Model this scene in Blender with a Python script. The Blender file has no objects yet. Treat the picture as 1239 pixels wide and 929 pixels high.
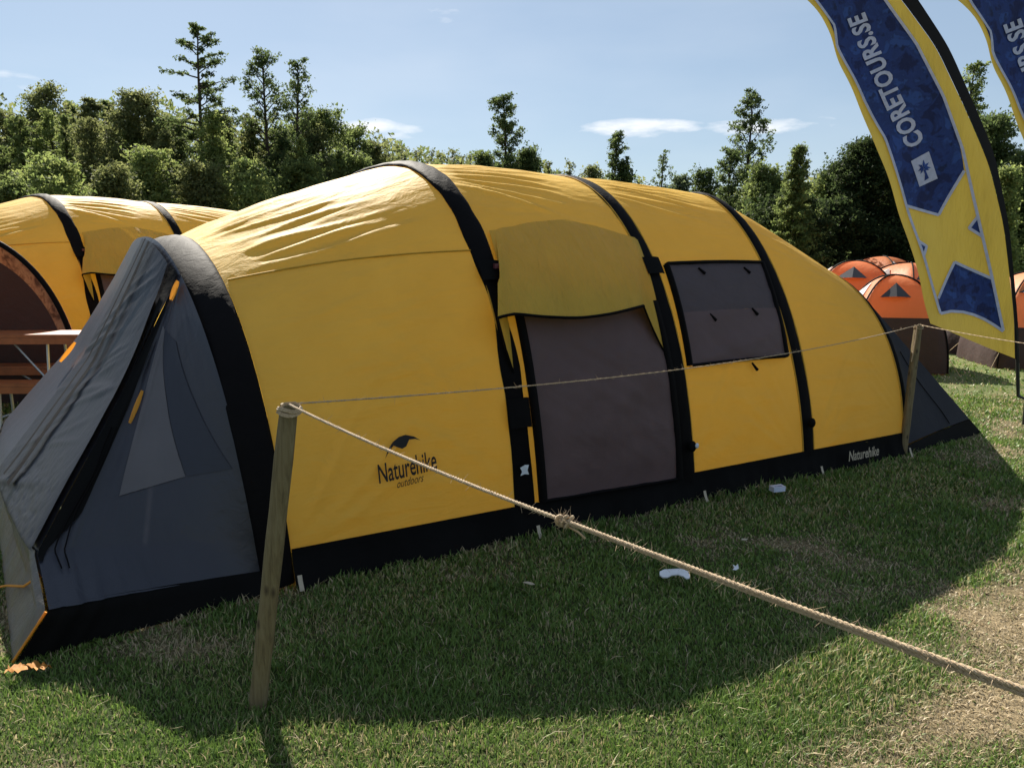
import bpy, bmesh, math, random
import numpy as np
from mathutils import Vector, Matrix
R = math.radians
scene = bpy.context.scene
col = scene.collection

# ------------------------------------------------------------------ camera
F_PX, CX, CY, HORIZON, EYE = 970.0, 619.5, 464.5, 317.0, 1.65
PITCH = math.atan((CY - HORIZON) / F_PX)
cam_data = bpy.data.cameras.new('camera')
cam = bpy.data.objects.new('camera', cam_data)
col.objects.link(cam)
cam.location = (0, 0, EYE)
cam.rotation_euler = (math.pi / 2 - PITCH, 0, 0)
cam_data.sensor_width = 36.0
cam_data.lens = 36.0 * F_PX / 1239.0
cam_data.clip_start = 0.02
cam_data.clip_end = 9000
scene.camera = cam
scene.view_settings.view_transform = 'Standard'
scene.view_settings.look = 'None'
scene.view_settings.exposure = 1.25
scene.view_settings.gamma = 1.0

# ------------------------------------------------------------------ sun and sky
SUN_AZ, SUN_EL = R(-22.0), R(38.5)
sun_dir = Vector((math.sin(SUN_AZ) * math.cos(SUN_EL), math.cos(SUN_AZ) * math.cos(SUN_EL), math.sin(SUN_EL)))
sd = bpy.data.lights.new('sun', 'SUN')
sd.energy = 5.0
sd.angle = R(0.5)
sd.color = (1.0, 0.93, 0.82)
sun = bpy.data.objects.new('sun', sd)
col.objects.link(sun)
sun.rotation_euler = sun_dir.to_track_quat('Z', 'Y').to_euler()
sun.location = (-6, 20, 18)

world = bpy.data.worlds.new('World')
scene.world = world
world.use_nodes = True
wt = world.node_tree
wt.nodes.clear()
def wn(kind, **kw):
    n = wt.nodes.new(kind)
    for k, v in kw.items():
        setattr(n, k, v)
    return n
w_out = wn('ShaderNodeOutputWorld')
w_bg = wn('ShaderNodeBackground')
w_bg.inputs['Strength'].default_value = 0.05
w_sky = wn('ShaderNodeTexSky', sky_type='NISHITA', sun_disc=False)
w_sky.sun_elevation = SUN_EL
w_sky.sun_rotation = SUN_AZ
w_sky.air_density = 1.0
w_sky.dust_density = 0.3
w_sky.ozone_density = 2.0
# thin clouds: a soft veil high up, and small flat cumulus low over the trees
w_tc = wn('ShaderNodeTexCoord')
w_sep = wn('ShaderNodeSeparateXYZ')
wt.links.new(w_tc.outputs['Generated'], w_sep.inputs[0])
def wmath(op, a, b=None, clamp=False):
    n = wn('ShaderNodeMath', operation=op, use_clamp=clamp)
    for i, v in enumerate((a, b)):
        if v is None:
            continue
        if isinstance(v, (int, float)):
            n.inputs[i].default_value = v
        else:
            wt.links.new(v, n.inputs[i])
    return n.outputs[0]
w_map = wn('ShaderNodeMapping')
w_map.inputs['Scale'].default_value = (16.0, 16.0, 62.0)
w_map.inputs['Location'].default_value = (3.4, 1.2, 0.3)
wt.links.new(w_tc.outputs['Generated'], w_map.inputs['Vector'])
w_noise = wn('ShaderNodeTexNoise')
w_noise.inputs['Scale'].default_value = 1.0
w_noise.inputs['Detail'].default_value = 6.0
w_noise.inputs['Roughness'].default_value = 0.55
wt.links.new(w_map.outputs[0], w_noise.inputs['Vector'])
CLOUDS = [(-0.176, 0.155, 0.05, 0.014, 0.9), (-0.145, 0.152, 0.05, 0.012, 0.6), (0.152, 0.155, 0.085, 0.013, 0.95), (0.30, 0.152, 0.09, 0.013, 0.75),
          (-0.17, 0.30, 0.06, 0.014, 0.35), (-0.09, 0.275, 0.05, 0.012, 0.3), (0.42, 0.135, 0.06, 0.010, 0.4), (-0.6, 0.18, 0.11, 0.016, 0.5),
          (0.9, 0.2, 0.2, 0.02, 0.6), (-1.2, 0.17, 0.2, 0.02, 0.6), (1.9, 0.16, 0.25, 0.02, 0.7), (-2.2, 0.19, 0.3, 0.025, 0.7), (2.9, 0.15, 0.3, 0.02, 0.7)]
w_az = wmath('ARCTAN2', w_sep.outputs['X'], w_sep.outputs['Y'])
w_alt = w_sep.outputs['Z']
mask = None
for a, e, wa, we, amt in CLOUDS:
    dx = wmath('DIVIDE', wmath('SUBTRACT', w_az, a), wa)
    dz = wmath('DIVIDE', wmath('SUBTRACT', w_alt, e), we)
    r2 = wmath('ADD', wmath('MULTIPLY', dx, dx), wmath('MULTIPLY', dz, dz))
    m = wmath('MULTIPLY', wmath('POWER', wmath('SUBTRACT', 1.0, r2, True), 0.7), amt)
    mask = m if mask is None else wmath('MAXIMUM', mask, m)
w_d = wmath('ADD', mask, wmath('MULTIPLY', wmath('SUBTRACT', w_noise.outputs['Fac'], 0.5), 2.2))
w_d = wmath('MULTIPLY', wmath('SUBTRACT', w_d, 0.30), 1.5, True)
cum = wmath('MULTIPLY', wmath('MULTIPLY', w_d, wmath('MULTIPLY', mask, 3.0, True), True), 0.8)
w_map2 = wn('ShaderNodeMapping')
w_map2.inputs['Scale'].default_value = (1.6, 1.6, 5.0)
wt.links.new(w_tc.outputs['Generated'], w_map2.inputs['Vector'])
w_noise2 = wn('ShaderNodeTexNoise')
w_noise2.inputs['Scale'].default_value = 1.3
w_noise2.inputs['Detail'].default_value = 5.0
wt.links.new(w_map2.outputs[0], w_noise2.inputs['Vector'])
veil = wmath('MULTIPLY', wmath('SUBTRACT', w_noise2.outputs['Fac'], 0.45, True), 0.55, True)
both = wmath('MAXIMUM', cum, wmath('ADD', veil, 0.04))
w_mix = wn('ShaderNodeMix', data_type='RGBA')
w_mix.inputs['B'].default_value = (9.5, 9.6, 9.8, 1)
# a thin, even high haze greys the blue all round
w_haze = wn('ShaderNodeMix', data_type='RGBA')
w_haze.inputs['Factor'].default_value = 0.5
w_haze.inputs['B'].default_value = (3.2, 4.1, 5.1, 1)
wt.links.new(w_sky.outputs[0], w_haze.inputs['A'])
wt.links.new(both, w_mix.inputs['Factor'])
wt.links.new(w_haze.outputs['Result'], w_mix.inputs['A'])
wt.links.new(w_mix.outputs['Result'], w_bg.inputs['Color'])
wt.links.new(w_bg.outputs[0], w_out.inputs['Surface'])
scene.cycles.max_bounces = 8
scene.cycles.transparent_max_bounces = 8

# ------------------------------------------------------------------ helpers
def at(x, y, Y):
    """the point at depth Y that the photograph shows at pixel x, y"""
    c, s = math.cos(PITCH), math.sin(PITCH)
    dx, dy = (x - CX) / F_PX, (y - CY) / F_PX
    d = Vector((dx, c - s * dy, -s - c * dy))
    return Vector((0, 0, EYE)) + d * (Y / d.y)

def tag(o, label=None, cat=None, group=None, kind=None):
    if label: o['label'] = label
    if cat: o['category'] = cat
    if group: o['group'] = group
    if kind: o['kind'] = kind
    return o

def empty(name, loc=(0, 0, 0), rz=0.0):
    o = bpy.data.objects.new(name, None)
    o.empty_display_size = 0.2
    o.location = loc
    o.rotation_euler = (0, 0, rz)
    col.objects.link(o)
    return o

def copy_tree(o, parent=None):
    c = o.copy()
    col.objects.link(c)
    if parent: c.parent = parent
    for ch in list(o.children):
        copy_tree(ch, c)
    return c

def link_mesh(name, me, mat, parent=None, smooth=False):
    if mat: me.materials.append(mat)
    if smooth:
        me.polygons.foreach_set('use_smooth', np.ones(len(me.polygons), bool))
    o = bpy.data.objects.new(name, me)
    col.objects.link(o)
    if parent: o.parent = parent
    return o

def raw_mesh(name, V, Fq, n=4):
    """fast mesh from numpy arrays: V (N,3), Fq (M,n)"""
    me = bpy.data.meshes.new(name)
    V = np.ascontiguousarray(V, np.float32); Fq = np.ascontiguousarray(Fq, np.int32)
    me.vertices.add(len(V)); me.vertices.foreach_set('co', V.ravel())
    me.loops.add(Fq.size); me.loops.foreach_set('vertex_index', Fq.ravel())
    me.polygons.add(len(Fq))
    me.polygons.foreach_set('loop_start', np.arange(0, Fq.size, n, dtype=np.int32))
    me.update(calc_edges=True)
    return me

class MB:
    """collects simple shapes and links them as one mesh object"""
    def __init__(s): s.v = []; s.f = []
    def add(s, verts, faces):
        b = len(s.v)
        s.v += [tuple(p) for p in verts]
        s.f += [tuple(i + b for i in f) for f in faces]
        return s
    def box(s, c, size, rot=None):
        hx, hy, hz = size[0] / 2, size[1] / 2, size[2] / 2
        P = [Vector((x, y, z)) for x in (-hx, hx) for y in (-hy, hy) for z in (-hz, hz)]
        if rot is not None: P = [rot @ p for p in P]
        return s.add([p + Vector(c) for p in P], [(0, 1, 3, 2), (4, 6, 7, 5), (0, 4, 5, 1), (2, 3, 7, 6), (0, 2, 6, 4), (1, 5, 7, 3)])
    def tube(s, pts, r, seg=8, cap=True):
        pts = [Vector(p) for p in pts]
        rs = r if isinstance(r, (list, tuple, np.ndarray)) else [r] * len(pts)
        rings = []; prev = None
        for i, p in enumerate(pts):
            t = (pts[min(i + 1, len(pts) - 1)] - pts[max(i - 1, 0)])
            if t.length < 1e-9: t = Vector((0, 0, 1))
            t.normalize()
            if prev is None:
                a = t.cross(Vector((0, 0, 1)))
                if a.length < 1e-3: a = t.cross(Vector((0, 1, 0)))
            else:
                a = prev - t * prev.dot(t)
                if a.length < 1e-6: a = t.cross(Vector((0, 1, 0)))
            a.normalize(); prev = a
            b = t.cross(a)
            rings.append([p + (a * math.cos(q) + b * math.sin(q)) * rs[i] for q in [2 * math.pi * k / seg for k in range(seg)]])
        V = [q for ring in rings for q in ring]
        Fc = []
        for i in range(len(rings) - 1):
            for k in range(seg):
                Fc.append((i * seg + k, i * seg + (k + 1) % seg, (i + 1) * seg + (k + 1) % seg, (i + 1) * seg + k))
        if cap:
            Fc.append(tuple(range(seg))[::-1]); Fc.append(tuple(range((len(rings) - 1) * seg, len(rings) * seg)))
        return s.add(V, Fc)
    def ball(s, c, rad, nu=10, nv=6):
        c = Vector(c); rx, ry, rz = rad if isinstance(rad, tuple) else (rad,) * 3
        V = [c + Vector((0, 0, -rz))]
        for j in range(1, nv):
            a = -math.pi / 2 + math.pi * j / nv
            V += [c + Vector((rx * math.cos(a) * math.cos(b), ry * math.cos(a) * math.sin(b), rz * math.sin(a))) for b in [2 * math.pi * k / nu for k in range(nu)]]
        V.append(c + Vector((0, 0, rz)))
        Fc = [(0, 1 + (k + 1) % nu, 1 + k) for k in range(nu)]
        for j in range(nv - 2):
            for k in range(nu):
                Fc.append((1 + j * nu + k, 1 + j * nu + (k + 1) % nu, 1 + (j + 1) * nu + (k + 1) % nu, 1 + (j + 1) * nu + k))
        e = len(V) - 1; b = 1 + (nv - 2) * nu
        Fc += [(b + k, b + (k + 1) % nu, e) for k in range(nu)]
        return s.add(V, Fc)
    def build(s, name, mat, parent=None, smooth=False):
        me = bpy.data.meshes.new(name)
        me.from_pydata(s.v, [], s.f)
        me.update()
        return link_mesh(name, me, mat, parent, smooth)

def grid(name, P, mat, parent=None, smooth=True, uv=True, closed=False):
    """P: (n, m, 3) array of points -> one sheet"""
    P = np.asarray(P, float)
    n, m = P.shape[:2]
    idx = np.arange(n * m).reshape(n, m)
    if closed:
        nx = np.roll(idx, -1, axis=1)
        Fq = np.stack([idx[:-1], nx[:-1], nx[1:], idx[1:]], -1).reshape(-1, 4)
    else:
        Fq = np.stack([idx[:-1, :-1], idx[:-1, 1:], idx[1:, 1:], idx[1:, :-1]], -1).reshape(-1, 4)
    me = raw_mesh(name, P.reshape(-1, 3), Fq)
    if uv:
        U, Vv = np.meshgrid(np.linspace(0, 1, m), np.linspace(0, 1, n))
        UV = np.stack([U, Vv], -1).reshape(-1, 2)
        l = me.uv_layers.new(name='UVMap')
        l.data.foreach_set('uv', UV[Fq.ravel()].astype(np.float32).ravel())
    return link_mesh(name, me, mat, parent, smooth)

_lat = {}
def vnoise(x, y, seed=0):
    """smooth value noise on numpy arrays, 0..1"""
    if seed not in _lat: _lat[seed] = np.random.default_rng(seed).random((128, 128))
    L = _lat[seed]
    xi = np.floor(x).astype(int); yi = np.floor(y).astype(int)
    fx = x - xi; fy = y - yi
    fx = fx * fx * (3 - 2 * fx); fy = fy * fy * (3 - 2 * fy)
    g = lambda a, b: L[a % 128, b % 128]
    return (g(xi, yi) * (1 - fx) + g(xi + 1, yi) * fx) * (1 - fy) + (g(xi, yi + 1) * (1 - fx) + g(xi + 1, yi + 1) * fx) * fy
def fbm(x, y, seed=0, o=4):
    s = 0; a = 0.5; t = 0
    for i in range(o):
        s = s + a * vnoise(x * 2 ** i + 17.3 * i, y * 2 ** i + 9.1 * i, seed + i); t += a; a *= 0.55
    return s / t

# ------------------------------------------------------------------ materials
class NT:
    def __init__(s, name):
        s.m = bpy.data.materials.new(name); s.m.use_nodes = True
        s.t = s.m.node_tree; s.t.nodes.clear()
        s.out = s.n('ShaderNodeOutputMaterial')
    def n(s, kind, ins=None, **kw):
        nd = s.t.nodes.new(kind)
        for k, v in kw.items(): setattr(nd, k, v)
        for k, v in (ins or {}).items():
            if hasattr(v, 'is_output') or isinstance(v, bpy.types.NodeSocket): s.t.links.new(v, nd.inputs[k])
            else: nd.inputs[k].default_value = v
        return nd
    def ramp(s, fac, stops):
        nd = s.n('ShaderNodeValToRGB', {'Fac': fac})
        e = nd.color_ramp.elements
        while len(e) < len(stops): e.new(0.5)
        for k, (p, c) in enumerate(stops):
            e[k].position = p; e[k].color = (*c, 1) if len(c) == 3 else c
        return nd.outputs['Color']
    def noise(s, scale, detail=4, rough=0.55, coord='Object', stretch=None, rot=None, dist=0.0):
        tc = s.n('ShaderNodeTexCoord')
        v = tc.outputs[coord]
        if stretch or rot:
            mp = s.n('ShaderNodeMapping', {'Vector': v})
            if stretch: mp.inputs['Scale'].default_value = stretch
            if rot: mp.inputs['Rotation'].default_value = rot
            v = mp.outputs[0]
        return s.n('ShaderNodeTexNoise', {'Vector': v, 'Scale': scale, 'Detail': detail, 'Roughness': rough, 'Distortion': dist}).outputs['Fac']
    def bump(s, h, strength=0.3, dist=0.01, normal=None):
        ins = {'Height': h, 'Strength': strength, 'Distance': dist}
        if normal is not None: ins['Normal'] = normal
        return s.n('ShaderNodeBump', ins).outputs['Normal']
    def pbsdf(s, color, rough=0.6, spec=0.4, metal=0.0, normal=None, sheen=0.0):
        ins = {'Base Color': color if not isinstance(color, tuple) else (*color[:3], 1), 'Roughness': rough, 'Specular IOR Level': spec, 'Metallic': metal, 'Sheen Weight': sheen}
        if normal is not None: ins['Normal'] = normal
        return s.n('ShaderNodeBsdfPrincipled', ins).outputs[0]
    def done(s, sh):
        s.t.links.new(sh, s.out.inputs['Surface']); return s.m
    def mix(s, fac, a, b):
        nd = s.n('ShaderNodeMix', data_type='RGBA')
        for k, v in (('Factor', fac), ('A', a), ('B', b)):
            if isinstance(v, (tuple, float, int)):
                nd.inputs[k].default_value = (*v[:3], 1) if isinstance(v, tuple) else v
            else: s.t.links.new(v, nd.inputs[k])
        return nd.outputs['Result']

def fabric(name, base, trans=None, tw=0.3, rough=0.5, spec=0.4, var=0.1, bump=0.15, bscale=14.0, stretch=(1, 1, 1), sheen=0.0, bdist=0.01):
    N = NT(name)
    nz = N.noise(3.0, 5, 0.6)
    dark = tuple(c * (1 - var) for c in base)
    lite = tuple(min(1, c * (1 + var)) for c in base)
    c = N.ramp(nz, [(0.3, dark), (0.7, lite)])
    wv = N.noise(bscale, 5, 0.6, stretch=stretch, dist=0.6)
    fine = N.noise(420.0, 2, 0.5)
    nrm = N.bump(wv, bump, bdist)
    nrm = N.bump(fine, 0.04, 0.001, nrm)
    p = N.pbsdf(c, rough, spec, 0, nrm, sheen)
    if trans:
        t = N.n('ShaderNodeBsdfTranslucent', {'Color': (*trans, 1), 'Normal': nrm}).outputs[0]
        p = N.n('ShaderNodeMixShader', {'Fac': tw, 1: p, 2: t}).outputs[0]
    return N.done(p)

def plain(name, base, rough=0.6, spec=0.4, metal=0.0, var=0.12, scale=20, bump=0.0):
    N = NT(name)
    nz = N.noise(scale, 4, 0.6)
    c = N.ramp(nz, [(0.3, tuple(x * (1 - var) for x in base)), (0.7, tuple(min(1, x * (1 + var)) for x in base))])
    nrm = N.bump(nz, bump, 0.005) if bump else None
    return N.done(N.pbsdf(c, rough, spec, metal, nrm))

M = {}
M['yellow'] = fabric('yellow_fabric', (0.78, 0.51, 0.09), (0.88, 0.57, 0.09), 0.38, 0.62, 0.22, 0.06, 0.45, 4.0, (0.7, 2.0, 2.0), bdist=0.03)
M['hood'] = fabric('yellow_hood_fabric', (0.62, 0.39, 0.05), (0.8, 0.5, 0.05), 0.28, 0.55, 0.3, 0.08, 0.6, 7.0, (3.0, 1, .7), bdist=0.04)
M['black'] = fabric('black_fabric', (0.0045, 0.0038, 0.0042), None, 0, 0.7, 0.07, 0.2, 0.4, 18.0)
M['skirt'] = fabric('black_skirt_fabric', (0.005, 0.0048, 0.005), None, 0, 0.8, 0.08, 0.2, 0.4, 10.0)
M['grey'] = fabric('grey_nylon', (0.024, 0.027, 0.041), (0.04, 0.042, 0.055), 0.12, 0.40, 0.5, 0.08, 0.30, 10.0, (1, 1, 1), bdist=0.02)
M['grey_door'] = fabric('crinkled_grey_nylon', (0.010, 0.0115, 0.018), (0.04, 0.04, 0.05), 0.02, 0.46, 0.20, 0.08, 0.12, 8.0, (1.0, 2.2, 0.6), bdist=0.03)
M['grey_matte'] = fabric('matte_grey_cloth', (0.030, 0.031, 0.040), None, 0, 0.8, 0.12, 0.1, 0.3, 9.0, bdist=.02)
M['grey_sunlit'] = fabric('sunlit_grey_nylon', (0.14, 0.122, 0.102), (0.2, 0.18, 0.15), 0.2, 0.45, 0.5, 0.1, 0.5, 8.0, (3, 3, .6), bdist=0.03)  # grey porch cloth with the sun on it put into the colour
M['pane_backlit'] = fabric('backlit_mesh_window', (0.135, 0.125, 0.135), (0.40, 0.33, 0.30), 0.25, 0.5, 0.4, 0.12, 0.3, 12.0)  # mesh lightened in colour to stand for the backlight behind it
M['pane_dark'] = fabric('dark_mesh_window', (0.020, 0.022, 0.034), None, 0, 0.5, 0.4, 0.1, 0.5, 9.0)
M['mesh'] = fabric('brown_grey_mesh', (0.115, 0.076, 0.079), (0.06, 0.045, 0.045), 0.15, 0.6, 0.3, 0.08, 0.25, 3.0, (1, 1, 1.6), bdist=0.03)
M['mesh_blue'] = fabric('blue_grey_mesh', (0.080, 0.062, 0.070), (0.05, 0.042, 0.05), 0.15, 0.62, 0.3, 0.08, 0.4, 6.0, (1, 1, 2), bdist=0.02)
M['tag'] = fabric('orange_tag', (0.75, 0.32, 0.03), (0.8, 0.3, 0.03), 0.3, 0.5, 0.4)
M['print'] = plain('black_print', (0.012, 0.011, 0.013), 0.6, 0.3)
M['labelprint'] = plain('pale_print', (0.42, 0.36, 0.27), 0.7, 0.3)
M['white'] = plain('white_plastic', (0.62, 0.65, 0.70), 0.45, 0.5)
M['seam'] = plain('seam_thread', (0.50, 0.28, 0.035), 0.7, 0.2)
M['red'] = plain('dull_red_plastic', (0.10, 0.02, 0.025), 0.5, 0.4)

# ------------------------------------------------------------------ the ground
T1 = Vector((0.126, 4.749, 0.0)); T1_ROT = 0.562
CT, ST = math.cos(T1_ROT), math.sin(T1_ROT)
def ground_z(x, y):
    x = np.asarray(x, float); y = np.asarray(y, float)
    v = (x - T1.x) * -ST + (y - T1.y) * CT
    k = np.clip((v - 4.0) / 1.5, 0, 1)
    return 0.17 * k * k * (3 - 2 * k)
def gz(x, y): return float(ground_z(x, y))
def blob(x, y, cx, cy, rx, ry, a=0.0):
    c, s = math.cos(a), math.sin(a)
    dx, dy = x - cx, y - cy
    u = (dx * c + dy * s) / rx; w = (-dx * s + dy * c) / ry
    return np.exp(-(u * u + w * w) ** 1.3)
def dryness(x, y):
    """0 lush green .. 1 bare straw"""
    n = fbm(x * 1.1, y * 1.1, 11, 4)
    n2 = fbm(x * 3.7 + 5, y * 3.7, 21, 3)
    d = np.clip((n * 0.62 + n2 * 0.38 - 0.55) * 3.2, 0, 0.75)
    d = d + 0.85 * blob(x, y, 2.35, 3.35, 0.75, 0.28, 0.75) + 0.8 * blob(x, y, 1.75, 2.75, 0.55, 0.16, 0.35) + 0.6 * blob(x, y, -0.35, 2.20, 0.4, 0.12) + 0.35 * blob(x, y, 1.2, 2.4, 0.35, 0.2)
    d = d + 0.9 * blob(x, y, 3.2, 4.0, 0.7, 0.35, 0.8) + 0.4 * blob(x, y, -1.2, 2.35, .3, .12)
    d = d - 0.55 * blob(x, y, 0.75, 2.75, 0.5, 0.22, 0.5) - 0.5 * blob(x, y, 0.05, 2.3, 0.35, 0.2) - 0.4 * blob(x, y, -1.6, 2.6, .5, .2)
    return np.clip(d + (n2 - 0.5) * 0.35, 0, 1)
N = NT('turf_soil')
att = N.n('ShaderNodeAttribute', attribute_name='dry').outputs['Fac']
nz = N.noise(26, 6, 0.65); nz2 = N.noise(2.2, 5, 0.6)
green = N.ramp(nz, [(0.3, (0.022, 0.030, 0.010)), (0.7, (0.060, 0.075, 0.026))])
straw = N.ramp(nz, [(0.3, (0.13, 0.10, 0.055)), (0.7, (0.30, 0.235, 0.14))])
far = N.ramp(nz2, [(0.3, (0.10, 0.135, 0.042)), (0.7, (0.19, 0.20, 0.08))])
gd = N.mix(att, green, straw)
pos = N.n('ShaderNodeNewGeometry').outputs['Position']
yy = N.n('ShaderNodeSeparateXYZ', {0: pos}).outputs['Y']
mr = N.n('ShaderNodeMapRange', {'Value': yy, 'From Min': 6.0, 'From Max': 14.0}).outputs[0]
M['soil'] = N.done(N.pbsdf(N.mix(mr, gd, far), 0.95, 0.15, 0, N.bump(nz, 0.8, 0.03)))
def axis(lo, hi, step, far_lo, far_hi):
    a = list(np.arange(lo, hi + 1e-6, step))
    s = step; p = a[0]; b = []
    while p > far_lo: s *= 1.35; p -= s; b.append(p)
    s = step; p = a[-1]; c = []
    while p < far_hi: s *= 1.35; p += s; c.append(p)
    return np.array(b[::-1] + a + c)
gx = axis(-7, 8, 0.09, -4000, 4000); gy = axis(-0.5, 10.5, 0.09, -600, 4500)
GX, GY = np.meshgrid(gx, gy)
GZ = ground_z(GX, GY) + (fbm(GX * 1.7, GY * 1.7, 31) - 0.5) * 0.03 * np.exp(-np.maximum(0, GY - 14) / 10)
GZ -= 0.012
go = grid('ground', np.stack([GX, GY, GZ], -1), M['soil'], uv=False)
a = go.data.attributes.new('dry', 'FLOAT', 'POINT')
a.data.foreach_set('value', dryness(GX, GY).astype(np.float32).ravel())
tag(go, kind='structure')
def soil_z(x, y): return ground_z(x, y) + (fbm(x * 1.7, y * 1.7, 31) - 0.5) * 0.03 - 0.012

# grass blades: one mesh, each blade its own colour
def make_grass():
    rng = np.random.default_rng(5)
    def scatter(n, y0, y1, p, margin):
        # depth density falls with distance
        u = rng.random(n)
        e = 2 - p
        y = (y0 ** e + u * (y1 ** e - y0 ** e)) ** (1 / e)
        x = (rng.random(n) * 2 - 1) * (0.66 * y + margin)
        return x, y
    x1, y1 = scatter(390000, 1.9, 10.0, 1.75, 0.6)
    x2, y2 = scatter(60000, 9.0, 24.0, 1.6, 1.0)
    x = np.concatenate([x1, x2]); y = np.concatenate([y1, y2])
    s = (x - T1.x) * CT + (y - T1.y) * ST; v = -(x - T1.x) * ST + (y - T1.y) * CT
    inside = (v > 0.03) & (v < 3.5) & (s > -2.5) & (s < 5.2)
    dry = dryness(x, y)
    keep = ~inside & (rng.random(len(x)) > dry * 0.45)
    x, y, dry, s, v = x[keep], y[keep], dry[keep], s[keep], v[keep]
    n = len(x)
    z = soil_z(x, y)
    clump = fbm(x * 6, y * 6, 41, 3)
    tuft = np.clip((fbm(x * 2.3 + 9, y * 2.3, 51, 3) - 0.5) * 4, 0, 1)
    h = 0.68 * (0.018 + 0.030 * clump + 0.030 * tuft * rng.random(n)) * (0.6 + 0.8 * rng.random(n)) * (1 - 0.5 * dry)
    edge = np.exp(-(np.minimum(np.abs(v + 0.05), 9) / 0.10) ** 2) * ((s > -2.7) & (s < 5.4))
    h *= 1 + 0.9 * edge * rng.random(n)
    far = np.clip((y - 5) / 12, 0, 1)
    h *= 1 + 0.5 * far
    w = (0.0013 + 0.0015 * rng.random(n)) * (1 + np.maximum(0, y - 2.2) * 0.42)
    ang = rng.random(n) * 2 * np.pi
    lean = (0.25 + 0.9 * rng.random(n) ** 1.3) * (1 + 1.1 * dry)
    stalk = rng.random(n) < .005
    h = np.where(stalk, h * 1.1 + .018, h); lean = np.where(stalk, 1.5, lean); w = np.where(stalk, w * .6, w)
    dx, dy = np.cos(ang), np.sin(ang)
    tx, ty = np.cos(ang + 1.57 + rng.normal(0, .5, n)), np.sin(ang + 1.57 + rng.normal(0, .5, n))
    P = np.zeros((n, 5, 3), np.float32)
    for k, (f, wd) in enumerate(((0, 1), (0, 1), (0.55, 0.75), (0.55, 0.75), (1, 0))):
        sg = -1 if k in (0, 2) else 1
        if k == 4: sg = 0
        off = h * lean * f ** 1.7
        P[:, k, 0] = x + dx * off + sg * tx * w * wd
        P[:, k, 1] = y + dy * off + sg * ty * w * wd
        P[:, k, 2] = z + h * (f - 0.25 * lean * f * f * np.clip(lean, 0, 1)) + (0 if f else -0.004)
    base = np.arange(n)[:, None] * 5
    T = np.concatenate([base + np.array([[0, 1, 3]]), base + np.array([[0, 3, 2]]), base + np.array([[2, 3, 4]])])
    me = raw_mesh('grass', P.reshape(-1, 3), T, 3)
    g1 = np.array([0.066, 0.130, 0.022]); g2 = np.array([0.20, 0.30, 0.065]); g3 = np.array([0.40, 0.36, 0.17]); st = np.array([0.46, 0.37, 0.23])
    r = np.clip(rng.random(n) * 0.7 + 0.5 * (1 - tuft) * clump, 0, 1)[:, None]
    c = g1 * (1 - r) + g2 * r
    worn = np.clip((fbm(x * 1.6 + 4, y * 1.6, 61, 3) - 0.42) * 3.5, 0, 1)
    yl = (rng.random(n) < 0.05 + 0.26 * worn + 0.12 * far)[:, None]
    c = np.where(yl, g3 * (0.7 + 0.5 * rng.random((n, 1))), c)
    isdry = (rng.random(n) < np.clip(dry * 1.25, 0.05, 0.95))[:, None]
    c = np.where(isdry, st * (0.6 + 0.65 * rng.random((n, 1))), c)
    c = np.where(stalk[:, None], np.array([.55, .47, .30]) * (.7 + .5 * rng.random((n, 1))), c)
    C = np.ones((n, 5, 4), np.float32); C[:, :, :3] = c[:, None]
    ca = me.attributes.new('tint', 'FLOAT_COLOR', 'POINT')
    ca.data.foreach_set('color', C.ravel())
    N = NT('grass_blade')
    cc = N.n('ShaderNodeAttribute', attribute_name='tint').outputs['Color']
    p = N.pbsdf(cc, 0.5, 0.35)
    t = N.n('ShaderNodeBsdfTranslucent', {'Color': cc}).outputs[0]
    m = N.done(N.n('ShaderNodeMixShader', {'Fac': 0.35, 1: p, 2: t}).outputs[0])
    o = link_mesh('grass', me, m)
    tag(o, 'short trampled grass, green with dry straw patches, around the tents', 'grass', kind='stuff')
make_grass()

# ------------------------------------------------------------------ the big tunnel tent
# position along the tent, width, height, lean, roundness of each beam
ARCH = np.array([(-1.48, 3.827, 1.813, -.077, 2.438), (-.043, 3.44, 2.345, -.073, 2.697), (1.32, 3.034, 2.32, -.09, 2.402), (2.615, 2.42, 2.226, -.045, 1.82), (3.897, 2.52, 1.617, -.017, 2.2)])
def arch_par(q):
    q = np.asarray(q, float)
    i = np.clip(np.floor(q).astype(int), 0, 3); k = (q - i)[..., None]
    return ARCH[i] * (1 - k) + ARCH[i + 1] * k
def C0(q, t):
    p = arch_par(q); t = np.asarray(t, float)
    s0, W, h, l, n = [p[..., j] for j in range(5)]
    c = np.cos(t)
    v = W / 2 * (1 - np.sign(c) * np.abs(c) ** (2 / n))
    z = h * np.abs(np.sin(t)) ** (2 / n)
    return np.stack([s0 + l * z, v, z], -1)
def Cn(q, t, e=2e-3):
    a = C0(q + e, t) - C0(q - e, t); b = C0(q, t + e) - C0(q, t - e)
    n = np.cross(a, b)
    n /= np.linalg.norm(n, axis=-1, keepdims=True) + 1e-12
    ctr = np.stack([arch_par(q)[..., 0], arch_par(q)[..., 1] / 2, np.full(np.shape(q), 0.4)], -1)
    sgn = np.sign(((C0(q, t) - ctr) * n).sum(-1, keepdims=True))
    return n * sgn
def Coff(q, t, off):
    q = np.asarray(q, float); t = np.asarray(t, float)
    q, t = np.broadcast_arrays(q, t)
    return C0(q, t) + Cn(q, t) * (np.asarray(off) + swell(q, t))[..., None]
def swell(q, t):
    """each bay of cloth swells a little between its beams"""
    k = q - np.floor(q)
    return 0.020 * np.sin(math.pi * k) * np.abs(np.sin(t)) ** 0.5
rf = np.random.default_rng(77)
FOLDS = {0: [], 1: [], 2: [], 3: []}
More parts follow.
